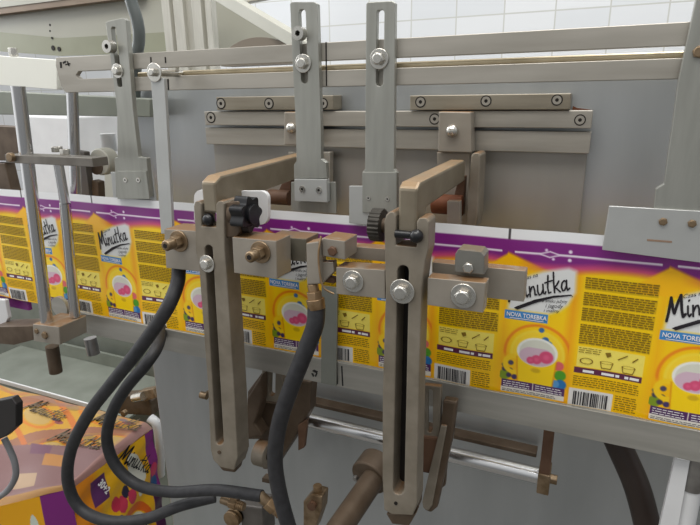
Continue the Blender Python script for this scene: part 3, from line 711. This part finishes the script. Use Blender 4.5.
bm = bmesh.new(); cyl(bm, (c.x + .0122, .0, c.z), (c.x + .0135, .0, c.z), .006, n=20); obj('bore', bm, groove, t, smooth=40)
# thick shaft stub with clamp collar (lower centre)
t = thing('drive_shaft', at(345, 530, -.09), 'thick greasy drive shaft with a clamp collar leaving the bottom edge', 'shaft')
bm = bmesh.new(); cyl(bm, at(378, 472, .0), at(326, 548, -.10), .0125, n=28); obj('shaft', bm, castside, t, smooth=40)
bm = bmesh.new(); c = at(373, 472, .0); dr = (at(326, 548, -.10) - at(378, 472, .0)).normalized()
cyl(bm, c - dr * .014, c + dr * .010, .0215, n=36); co = obj('clamp_collar', bm, castside, t, bevel=.0015, smooth=40)
c2 = at(356.5, 477, -.012); bm = bmesh.new(); cyl(bm, c2, c2 + dr * .004, .0028, n=12); obj('socket_screw', bm, darkrod, co, smooth=40)
# hoses
def hose(label, pts, r, m=rubber, name='air_hose', fr=16):
    return tag(obj(name, tube([at(*p) for p in pts], r, fr), m, smooth=60), label, 'hose')
hose('outer of the two black hoses looping down from the left clamp block', [(179, 268, -.062), (177, 285, -.070), (165, 312, -.085), (140, 348, -.09), (113, 382, -.092), (88, 415, -.092), (71, 450, -.09), (68, 482, -.088), (80, 508, -.085), (108, 521, -.08), (145, 519, -.06), (180, 506, -.035), (215, 497, -.012)], .0071)
hose('inner black hose looping from under the film to the brass coupling', [(163, 322, .010), (158, 345, -.03), (146, 364, -.050), (126, 388, -.055), (112, 413, -.056), (107, 440, -.056), (116, 466, -.054), (138, 485, -.05), (172, 492, -.045), (215, 490, -.04), (262, 496, -.035)], .0070)
hose('black hose hanging from the brass nut in the centre', [(316.5, 305, -.081), (315, 325, -.083), (305, 352, -.085), (290, 390, -.086), (279, 425, -.086), (275, 460, -.085), (280, 495, -.084), (291, 535, -.083)], .0079)
bm = tube([at(*p) for p in ((612, 430, .06), (621, 450, .058), (638, 490, .052), (652, 545, .045))], .0125, 20)
tag(obj('duct_hose', bm, belt, smooth=60), 'thick dark brown duct hose curving down from the support rail at the lower right', 'hose')
# brass couplings at the bottom
def coupling(label, p, q, r):
    a = at(*p); b_ = at(*q); t = thing('brass_coupling', a, label, 'coupling'); 
    bm = bmesh.new(); cyl(bm, a, a.lerp(b_, .4), r * .8, n=18); obj('socket_end', bm, oldbolt, t, bevel=.0005, smooth=35)
    bm = bmesh.new(); cyl(bm, a.lerp(b_, .38), a.lerp(b_, .7), r, n=6); obj('hex_nut', bm, brass, t, bevel=.0005, smooth=35)
    bm = bmesh.new(); cyl(bm, a.lerp(b_, .7), b_, r * .7, n=18)
    for i in range(3): cyl(bm, a.lerp(b_, .74 + i * .08), a.lerp(b_, .77 + i * .08), r * .82, n=18)
    obj('threaded_end', bm, brass, t, smooth=35)
    return t
coupling('brass coupling at the end of the inner hose', (258, 494, -.035), (282, 515, -.03), .008)
coupling('brass coupling stub below the left slotted arm', (222, 499, -.03), (244, 507, -.03), .007)
t = thing('valve', at(315, 530, .02), 'small stained valve block at the bottom beside the centre hose', 'valve')
obj('valve_body', plate([(303, 502), (311, 494), (322, 497), (321, 512), (314, 532), (303, 532)], .02, .02), oldbolt, t, bevel=.002)
bm = bmesh.new(); a = at(314, 497, .018); cyl(bm, (a.x, .028, a.z), (a.x, .028, a.z + .009), .0055, n=18); obj('cap', bm, brass, t, smooth=40)
bm = bmesh.new(); a = at(312.5, 505, .018); cyl(bm, (a.x, .02, a.z), (a.x, .014, a.z), .0055, n=18); obj('port', bm, rust, t, smooth=40)
t = thing('valve', at(250, 540, .02), 'larger grey valve body at the bottom under the couplings', 'valve')
obj('valve_body', plate([(240, 505), (262, 508), (264, 540), (242, 540)], .02, .03), mat('valve_grey', (.42, .40, .38), .5, .4, .1, 30), t, bevel=.002)
obj('bracket', plate([(262, 478), (272, 480), (272, 484), (262, 482)], .03, .01), castside, t)
bm = bmesh.new(); a = at(236, 512, .02); cyl(bm, (a.x, .02, a.z), (a.x + .0, .03, a.z), .010, n=20)
for i in range(3): cyl(bm, (a.x, .008 + i * .006, a.z - .004), (a.x, .011 + i * .006, a.z - .004), .012, n=20)
obj('spring_nut', bm, brass, t, smooth=40)
# small lug on the housing left of arm 1
t = thing('stop_lug', at(203, 400, .1), 'tiny brass stop lug on the housing left of the arm', 'lug')
bm = bmesh.new(); a = at(202, 397, .12); cyl(bm, (a.x - .006, .125, a.z), (a.x + .006, .125, a.z), .0055, n=16); obj('lug', bm, oldbolt, t, smooth=40)
bm = bmesh.new(); cyl(bm, (a.x, .125, a.z), (a.x, .139, a.z), .003, n=16); obj('stem', bm, oldbolt, t, smooth=40)

# ------------------------------------------------------------------ left guide posts
GY = -.055
t = thing('guide_post', at(48, 322, GY), 'thick polished upright guide post, nearest the left edge', 'post')
bm = bmesh.new(); cyl(bm, at(18, 86, GY), at(47.5, 326, GY), .0072, n=28); obj('post', bm, chrome, t, smooth=40)
t = thing('guide_post', at(72, 150, .03), 'thinner polished post behind the film, between bracket and top rail', 'post')
bm = bmesh.new(); cyl(bm, at(72, 84, .03), at(76.5, 215, .03), .0068, n=28); obj('post', bm, chrome, t, smooth=40)
t = thing('guide_pin', at(74, 314, -.035), 'slim guide pin with bolt head hanging from the bracket in front of the film', 'pin')
bm = bmesh.new(); cyl(bm, at(57.5, 160, -.035), at(65, 203, -.035), .0056, n=24); cyl(bm, at(65, 203, -.035), at(75, 316, -.035), .0062, n=24); obj('pin', bm, chrome, t, smooth=40)
a = at(57.5, 152, -.035); bm = bmesh.new(); cyl(bm, a, a + Vector((0, 0, .006)), .0060, n=6); obj('bolt_head', bm, zinc, t, bevel=.0004, smooth=35)
t = thing('post_bracket', at(50, 165, -.05), 'flat dark steel bracket joining the left guide posts', 'bracket')
z1 = at(50, 153, GY + .02).z; a = at(6, 158, GY - .008); b_ = at(99, 156, GY)
obj('bracket_bar', bx(a.x, b_.x, GY - .009, GY + .011, z1 - .009, z1), mat('dark_steel', (.50, .48, .45), .4, .6, .08, 40), t, bevel=.0006)
bm = bmesh.new(); c = at(13, 157, GY - .009); cyl(bm, (c.x, GY - .009, c.z), (c.x, GY - .014, c.z), .005, n=16); obj('clamp_screw', bm, oldbolt, t, bevel=.0005, smooth=40)
a = at(69, 152, -.04); bm = bmesh.new(); cyl(bm, (a.x, -.045, z1), (a.x, -.045, z1 + .006), .0055, n=6); obj('bolt', bm, zinc, t, bevel=.0004, smooth=35)
# clamp block at the foot
CY = -.065
t = thing('post_clamp', at(50, 343, CY), 'greasy steel clamp block at the foot of the left guide post', 'clamp')
obj('block', plate([(32.5, 324), (59, 327), (60, 345), (33.5, 341)], CY, .040), block, t, bevel=.001)
for q in ((45.5, 335, 4.2), (37, 331, 3)): hexbolt(q[0], q[1], CY, q[2], t, oldbolt, washer=0)
bm = bmesh.new(); c = at(42, 314, CY + .02); cyl(bm, (c.x, CY + .045, c.z), (c.x, CY + .050, c.z), .014, n=32); obj('washer', bm, steel, t, smooth=40)
bm = bmesh.new(); cyl(bm, at(52, 346, CY + .02), at(56, 372, CY + .02), .008, n=24); obj('lower_stub', bm, castside, t, smooth=40)
bm = bmesh.new(); cyl(bm, at(90, 338, .02), at(94, 354, .02), .0085, n=24); tag(obj('rod_stub', bm, darkrod, smooth=40), 'short steel rod stub poking out below the support rail at the left', 'rod')
tag(obj('greasy_block', plate([(-8, 327), (34, 326), (33, 340), (14, 345), (-8, 343)], -.03, .03), castside, bevel=.001), 'brown greasy block at the left edge under the film', 'block')
tag(obj('white_bracket', plate([(-8, 299), (5, 300), (8, 318), (4, 326), (-8, 325)], -.012, .006), whitepl, bevel=.001), 'small white bracket at the left edge over the film corner', 'bracket')

# ------------------------------------------------------------------ upper left surroundings
def bar3(p0, p1, h, th, bm=None):              # box bar between two points with height h and thickness th
    bm = bm or bmesh.new(); p0 = Vector(p0); p1 = Vector(p1); d = (p1 - p0).normalized()
    up = Vector((0, 0, 1)); up = (up - d * up.dot(d)).normalized(); s = d.cross(up)
    q = [bm.verts.new(p + up * (a_ * h / 2) + s * (b2_ * th / 2)) for p in (p0, p1) for a_, b2_ in ((-1, -1), (1, -1), (1, 1), (-1, 1))]
    for f in ((0, 1, 2, 3), (7, 6, 5, 4), (0, 4, 5, 1), (1, 5, 6, 2), (2, 6, 7, 3), (3, 7, 4, 0)): bm.faces.new([q[i] for i in f])
    return bm
t = thing('cream_beam', at(30, 90, .03), 'cream painted square beam meeting the top rail at the left', 'beam')
obj('beam', plate([(-25, 54), (57, 60), (57, 89.5), (-25, 83)], .012, .03), cream, t, bevel=.001)
bm = bmesh.new(); a = at(14, 56.5, .03); cyl(bm, a, a + Vector((0, 0, .010)), .0055, n=6); obj('bolt', bm, zinc, t, bevel=.0004, smooth=35)
tag(obj('grey_beam', plate([(-30, 90), (150, 99), (150, 117), (-30, 114)], .10, .03), greyp, bevel=.001), 'grey green horizontal beam behind the left posts', 'beam')
tag(obj('brown_cabinet', plate([(-30, 124), (18, 127), (19, 161), (-30, 160)], .20, .02), castside, bevel=.002), 'brown metal housing at the left edge behind the thick post', 'housing')
tag(obj('brown_cabinet', plate([(-30, 163), (5, 163), (12, 192), (-30, 190)], .20, .02), castside, bevel=.002), 'lower brown metal box at the left edge just above the film', 'housing')
tag(obj('white_housing', plate([(24, 115), (70, 117), (80, 260), (30, 250)], .45, .2), whitepl, bevel=.004), 'white machine cover between the left guide posts, in the background', 'cover')
t = thing('bearing', at(98, 172, .1), 'round pale bearing housing with a dark bore behind the bracket', 'bearing')
c = at(99, 162, .1); bm = bmesh.new(); cyl(bm, (c.x, .10, c.z), (c.x, .12, c.z), .019, n=36); obj('bearing_ring', bm, pale, t, bevel=.002, smooth=40)
bm = bmesh.new(); cyl(bm, (c.x - .006, .098, c.z - .006), (c.x - .006, .1, c.z - .006), .012, n=30); obj('bore', bm, castside, t, smooth=40)
bm = bmesh.new(); a = at(110, 151, .15); cyl(bm, a, a + Vector((0, 0, .026)), .011, n=24)
tag(obj('white_stopper', bm, whitepl, bevel=.001, smooth=40), 'small white cylindrical cap beside the leftmost hanger strip', 'cap')
tag(obj('dark_upright', plate([(72, 150), (84, 152), (90, 200), (80, 199)], .085, .01), mat('dark_upright_paint', (.36, .34, .32), .5, .3), bevel=.001), 'dark narrow upright just behind the thin left post', 'upright')
tag(obj('brown_post', plate([(92, 180), (98, 182), (100, 220), (90, 220)], .09, .012), castside, bevel=.001), 'small brown lug rising over the film near the bearing', 'lug')
tag(obj('pale_guard', plate([(104, 160), (122, 162), (122, 240), (106, 236)], .30, .02), pale, bevel=.001), 'pale guard sheet behind the foot of the leftmost hanger strip', 'guard')
# hood
HYD = .42
t = thing('hood', at(100, 55, HYD), 'pale grey green machine hood overhead at the upper left', 'hood')
obj('hood_face', plate([(-60, 14), (190, -12), (216, 0), (292, 38), (292, 50), (165, 52), (60, 55), (-60, 46)], HYD, .012), hoodm, t)
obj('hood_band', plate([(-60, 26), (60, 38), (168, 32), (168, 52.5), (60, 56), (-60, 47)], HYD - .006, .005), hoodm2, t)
obj('hood_edge', plate([(-60, 21.5), (140, -3.5), (140, -10), (-60, 15)], HYD - .02, .018), brownedge, t)
obj('hood_front', plate([(-60, 15), (140, -10), (140, -40), (-60, -20)], HYD - .022, .018), pale, t)
dd = bmesh.new()
for x, y, r in ((50, 25, 1.2), (50, 31, 1.0), (53, 48, 2.4), (59, 49, 2.2), (52, 38, 1.2)):
    c = at(x, y, HYD - .007); cyl(dd, (c.x, HYD - .0065, c.z), (c.x, HYD - .0075, c.z), r * mpp(x, y, HYD), n=12)
obj('dirt_spots', dd, groove, t)
# aluminium profile
PRY = .33
t = thing('aluminium_post', at(190, 60, PRY), 'grooved aluminium profile post rising behind the top rail', 'post')
a = at(163, 20, PRY).x; b_ = at(212, 20, PRY).x; W = b_ - a
zz0 = ztop + .003; zz1 = at(190, -30, PRY).z
fr = [0, .16, .18, .22, .24, .44, .45, .47, .60, .62, .66, .80, .82, .87, .89, 1]; dp = [0, 0, 1, 1, 0, 0, 1, 1, 1, 0, 0, 0, 1, 1, 0, 0]
pts = [(a + W * f_, PRY + .008 * d_) for f_, d_ in zip(fr, dp)] + [(b_, PRY + .014), (a, PRY + .014)]
obj('profile', prism(bmesh.new(), pts, [], zz0, zz1, 'XY'), alu, t, bevel=.0006)
tag(obj('diagonal_brace', bar3(at(205, -14, .30), at(312, 50, .22), .017, .02), pale, bevel=.001), 'pale diagonal brace running from the aluminium post to the hanger strip', 'brace')
tag(obj('overhead_pipe', bar3(at(245, 1.5, .7), at(300, -9, .7), .010, .02), alu, bevel=.002), 'thin grey pipe crossing the top edge over the diagonal brace', 'pipe')
# dark guard disc half seen over the rail
c = at(258, 62, .24); r = 36 * mpp(258, 62, .24); th0 = 0
arc = [(c.x + r * 1.25 * math.cos(a_), c.z - .004 + r * .72 * math.sin(a_)) for a_ in [PI * i / 24 for i in range(25)]]
tag(obj('round_cover', prism(bmesh.new(), arc, [], .24, .27), mat('cover_brown', (.50, .46, .41), .5, .2), bevel=.001), 'dark domed cover just showing above the rail left of the hanger strip', 'cover')
tag(obj('conduit', tube([at(*q) for q in ((124, -30, .12), (131, 0, .12), (137.5, 22, .12), (139, 40, .12), (136, 62, .12), (134, 110, .13))], .0078, 18), conduit, smooth=60), 'dark grey flexible conduit bending down behind the top rail at the left', 'conduit')

# ------------------------------------------------------------------ lower left: table, wrapped stack, sensor
SY = .10
B = at(152, 424, .30)
XS, ZS = B.x, B.z
y0 = -.02
# depth at which that edge reaches the pixel (70, 482)
best = min(((abs((lambda p: p.x)(at(70, 482, y)) - XS), y) for y in [i * .005 - .2 for i in range(90)])); yC = best[1]
t = thing('table', (XS - .4, .1, -1.1), 'low machine table under the wrapped sachet stack at the lower left', 'table')
obj('table_top', bx(XS - .9, pl.x - .01, yC - .25, .64, ZS - .40, ZS - .37), greyp, t, bevel=.002)
for qx in (XS - .85, pl.x - .06):
    for qy in (yC - .2, .59): obj('leg', bx(qx, qx + .04, qy, qy + .04, -1.1, ZS - .40), steel, t)
def pack_top(U, V):                              # U left-right, V front-back
    col = np.zeros(U.shape + (3,)); col[:] = (.47, .34, .33)
    def mixin(mask, c): mk = np.clip(mask, 0, 1)[..., None]; col[:] = col * (1 - mk) + np.array(c) * mk
    ca, sa = math.cos(.5), math.sin(.5); p = U * 1.5 * ca + V * sa; q = -U * 1.5 * sa + V * ca
    pr = (V > .42 + .25 * (U - .5)) * (U < .97)
    fp = (p * 2.3) % 1.; fq = (q * 2.6) % 1.
    mixin(pr * .95, (.74, .55, .10)); mixin(pr * (fq < .20) * .85, (.52, .33, .28)); mixin(pr * (fp < .12) * .9, (.72, .38, .10)); mixin(pr * (np.abs(np.hypot((fp - .55) * 1.2, fq - .62) - .34) < .04) * .7, (.76, .40, .08)); mixin(pr * (np.hypot(fp - .85, fq - .4) < .07) * .8, (.45, .2, .28)); mixin(pr * (np.hypot(fp - .80, fq - .5) < .05) * .8, (.2, .25, .4))
    mixin(pr * (np.hypot((fp - .55) * 1.2, fq - .62) < .26) * .6, (.66, .58, .45)); mixin(pr * (np.hypot((fp - .2) * 1.2, fq - .85) < .11) * .7, (.50, .40, .20))
    mixin(pr * (fq > .9) * .5, (.45, .28, .35))
    mixin((np.abs(U - .62) < .06) * (np.abs(V - .40) < .05) * .8, (.40, .25, .33))
    mixin((np.abs(U - .74) < .08) * (np.abs(V - .30) < .06) * .7, (.74, .50, .18))
    mixin((np.abs(U - .55) < .09) * (np.abs(V - .12) < .055) * .9, (.66, .55, .42))
    mixin((V < .03) * .6, (.75, .55, .2)); mixin((U > .96) * .4, (.66, .48, .42)); mixin((V > .94) * .5, (.56, .44, .38))
    return np.clip(col, 0, 1)
def pack_side(U, V):                             # U 0..1 front-back, V 0..1 top-down
    col = np.zeros(U.shape + (3,)); col[:] = (.93, .70, .04)
    def mixin(mask, c): mk = np.clip(mask, 0, 1)[..., None]; col[:] = col * (1 - mk) + np.array(c) * mk
    mixin(np.clip((.30 - U) / .1, 0, 1) * (V < .5), (.86, .52, .05))
    mixin((((U - .72) * .6 + (V - .17) * .8) ** 2 / .02 + ((U - .72) * .8 - (V - .17) * .6) ** 2 / .006 < 1) * 1., (.86, .85, .80))
    mixin(((U > .19) & (U < .36) & (V > .05) & (V < .21)) * 1., (.36, .16, .38))
    for cu, cv, r, c in ((.50, .33, .055, (.82, .22, .34)), (.43, .30, .05, (.78, .18, .30)), (.34, .44, .055, (.16, .30, .58)), (.44, .43, .05, (.14, .28, .55)), (.56, .27, .04, (.15, .14, .25)), (.62, .33, .05, (.80, .22, .35)), (.26, .38, .06, (.85, .62, .08)), (.74, .34, .04, (.85, .85, .8)), (.35, .55, .05, (.2, .4, .6))):
        mixin((np.hypot(U - cu, (V - cv) * 1.) < r) * 1., c)
    mixin((np.abs(np.hypot(U - .62, V - .62) - .2) < .03) * (V < .62), (.88, .40, .08)); mixin((np.hypot(U - .62, V - .62) < .16) * 1., (.86, .84, .74))
    mixin((U > .885) * 1., (.50, .14, .46)); mixin((U > .89) * (np.hypot(U - .94, (V - .27)) < .05), (.80, .18, .36)); mixin((U > .89) * (np.hypot(U - .93, (V - .36)) < .045), (.14, .32, .52)); mixin((U > .89) * (V > .42), (.28, .06, .26))
    return np.clip(col, 0, 1)
def pack_front(U, V):
    col = np.zeros(U.shape + (3,)); col[:] = (.92, .66, .06)
    def mixin(mask, c): mk = np.clip(mask, 0, 1)[..., None]; col[:] = col * (1 - mk) + np.array(c) * mk
    mixin((U > .70) * 1., (.48, .12, .46)); mixin((np.hypot((U - .60) * 2.6, V - .22) < .12) * 1., (.82, .85, .80)); mixin((U < .5) * (np.abs(V - .3) < .08), (.86, .45, .08))
    return np.clip(col, 0, 1)
pk = thing('wrapped_stack', (XS - .25, .1, ZS - .37), 'stack of yellow and purple sachets shrink wrapped in clear film at the lower left', 'package')
pm = print_mat('wrapped_print', .4, .2)
X0p = XS - .60; HT = .36; Y1p = .30
def puff(a_): return .006 * np.sin(a_ * 9) 
def rnd_edge(U, V, w): return 0
us = np.linspace(0, 1, 160); vs = np.linspace(0, 1, 160)
def at_z(px, py, Z):
    d = M3 @ Vector((px - 350, -(py - 262.5), -F)); t_ = Z / d.z; return Vector((d.x * t_, d.y * t_ - D, Z))
kB = Vector((XS, Y1p, ZS)); kC = Vector((XS, yC, ZS)); kD = at_z(-40, 511, ZS); kA = kB + (at_z(-80, 365, ZS) - kB)
def top_pos(U, V):
    q = [np.array(k) for k in (kD, kC, kA, kB)]; U3 = U[..., None]; V3 = V[..., None]
    P = (q[0] * (1 - U3) + q[1] * U3) * (1 - V3) + (q[2] * (1 - U3) + q[3] * U3) * V3
    P[..., 2] += .0025 * np.sin(P[..., 0] * 37 + P[..., 1] * 11) * np.sin(P[..., 1] * 41) - .012 * np.clip((U - .97) / .03, 0, 1) ** 2 - .010 * np.clip((.04 - V) / .04, 0, 1) ** 2
    return P
def side_pos(U, V):
    Y = yC + (Y1p - yC) * U; Z = ZS - .012 - (HT - .012) * V
    X = XS + .003 * np.sin(V * 25 + U * 9) * np.clip(V * 12, 0, 1); return np.stack([X, Y, Z - .010 * np.clip((.04 - U) / .04, 0, 1) ** 2 * (V < .02)], -1)
def front_pos(U, V):
    P = np.array(kD) * (1 - U[..., None]) + np.array(kC) * U[..., None]
    P[..., 2] = ZS - .010 - (HT - .010) * V - .012 * np.clip((U - .97) / .03, 0, 1) ** 2 * (V < .01)
    P[..., 1] += .002 * np.sin(P[..., 0] * 40) * np.clip(V * 10, 0, 1); return P
ins = Vector((0, 0, 0)); cen = (kA + kB + kC + kD) / 4
obj('stack_core', prism(bmesh.new(), [tuple((k_ + (cen - k_) * .03).xy) for k_ in (kD, kC, kB, kA)], [], ZS - HT, ZS - .018, 'XY'), mat('sachet_core', (.80, .60, .2), .6), pk)
colour_grid('top_wrap', us, vs, top_pos, pack_top, print_mat('cloudy_wrap', .5, .05), pk); colour_grid('side_wrap', us, vs, side_pos, pack_side, pm, pk); colour_grid('front_wrap', us, vs, front_pos, pack_front, pm, pk)
def side_text(key, u, v, ang, sc, m, plane):
    V, Fc = TEXT[key]; ca, sa = math.cos(ang), math.sin(ang); out = []
    for x, y in V:
        x *= sc; y *= sc; a_ = x * ca - y * sa; b2_ = x * sa + y * ca
        if plane == 'side': out.append((XS + .0042, yC + (Y1p - yC) * u + a_, ZS - .012 - (HT - .012) * v + b2_))
        else:
            q = (kD * (1 - u) + kC * u) * (1 - v) + (kA * (1 - u) + kB * u) * v; out.append((q.x + a_, q.y + b2_, ZS + .0036))
    me = bpy.data.meshes.new('lettering'); me.from_pydata(out, [], Fc); return obj('lettering', me, m, pk)
side_text('biglogo', .50, .03, math.radians(-48), .70, inkk, 'side')
side_text('biglogo', .36, .66, math.radians(14), .7, inkk, 'side')
side_text('n30', .25, .075, math.radians(-66), 1.15, inkw, 'side')
grt = mat('faded_print', (.36, .30, .22), .5)
for k_, u_, v_ in ((0, .50, .78), (1, .66, .50), (0, .24, .70), (1, .80, .80)): side_text('biglogo', u_, v_, math.radians(-2 + 8 * k_), .8, grt, 'top')
# white seal strip and bolt cluster behind the stack
tag(obj('white_roll', tube([at(*q) for q in ((150, 418, .34), (157, 425, .34), (160, 445, .34), (160, 475, .34))], .011, 14), whitepl, smooth=60), 'white curled plastic edge at the back corner of the wrapped stack', 'plastic')
a = at(-20, 372, .42); b_ = at(100, 404, .42)
t = thing('tray', (a.x, .42, a.z - .03), 'steel tray with a bright front lip behind the wrapped stack', 'tray')
zl = at(60, 397, .42).z
obj('tray_lip', bx(a.x - .1, at(97, 404, .42).x, .42, .425, zl - .010, zl + .003), whitepl, t, bevel=.001)
obj('tray_floor', bx(a.x - .1, at(97, 404, .42).x + .1, .4255, .62, zl - .016, zl - .010), greyp, t)
obj('tray_back', bx(a.x - .1, at(140, 404, .62).x, .6205, .63, zl - .016, zl + .03), greyp, t)
tag(obj('side_cabinet', bx(-2.0, pl.x + .02, .66, .9, -1.1, at(60, 300, .66).z), greyp, bevel=.003), 'grey green cabinet in the background below the film at the left', 'cabinet')
t = thing('greasy_valve', at(135, 418, .36), 'greasy brown valve with bolts between the hoses and the housing', 'valve')
obj('valve_body', plate([(112, 404), (122, 396), (140, 395), (150, 402), (152, 416), (118, 414)], .36, .03), castside, t, bevel=.003)
obj('flange', plate([(138, 392), (152, 389), (156, 398), (144, 402)], .35, .02), oldbolt, t, bevel=.002)
bm = bmesh.new(); c = at(134, 398, .345); cyl(bm, c, c + Vector((.03, 0, .012)), .01, n=16); obj('spindle', bm, zinc, t, smooth=40)
bm = bmesh.new(); c = at(126, 412, .345); cyl(bm, c, c + Vector((0, -.01, 0)), .008, n=6); obj('nut', bm, oldbolt, t, smooth=40)
t = thing('sensor', at(5, 440, -.1), 'black box sensor at the left edge above the wrapped stack', 'sensor')
obj('sensor_body', plate([(-18, 404), (11, 398), (16, 405), (16, 427), (5, 437), (-14, 445)], -.10, .010), darkpl, t, bevel=.0015)
tag(obj('sensor_cable', tube([at(*q) for q in ((4, 438, -.085), (10, 450, -.085), (15, 464, -.085), (15, 478, -.085), (6, 492, -.085), (-10, 502, -.085))], .0042, 12), greycable, smooth=60), 'grey cable curving down from the black sensor', 'cable')

# ------------------------------------------------------------------ lower right
t = thing('white_post', at(672, 560, -.02), 'flat white upright under the support rail at the lower right', 'post')
obj('upright', plate([(675, 458), (690, 461), (672, 560), (652, 560)], .0, .006), whitepl, t, bevel=.0006)
t = thing('roller_post', at(694, 560, -.03), 'white round roller with a steel collar at the lower right corner', 'roller')
a = at(697, 455, .012); b_ = at(690, 486, .012); c = at(672, 580, .012)
bm = bmesh.new(); cyl(bm, b_, c, .0095, n=28); obj('roller', bm, whitepl, t, smooth=40)
bm = bmesh.new(); cyl(bm, a, b_, .0105, n=28); obj('collar', bm, darkrod, t, smooth=40)
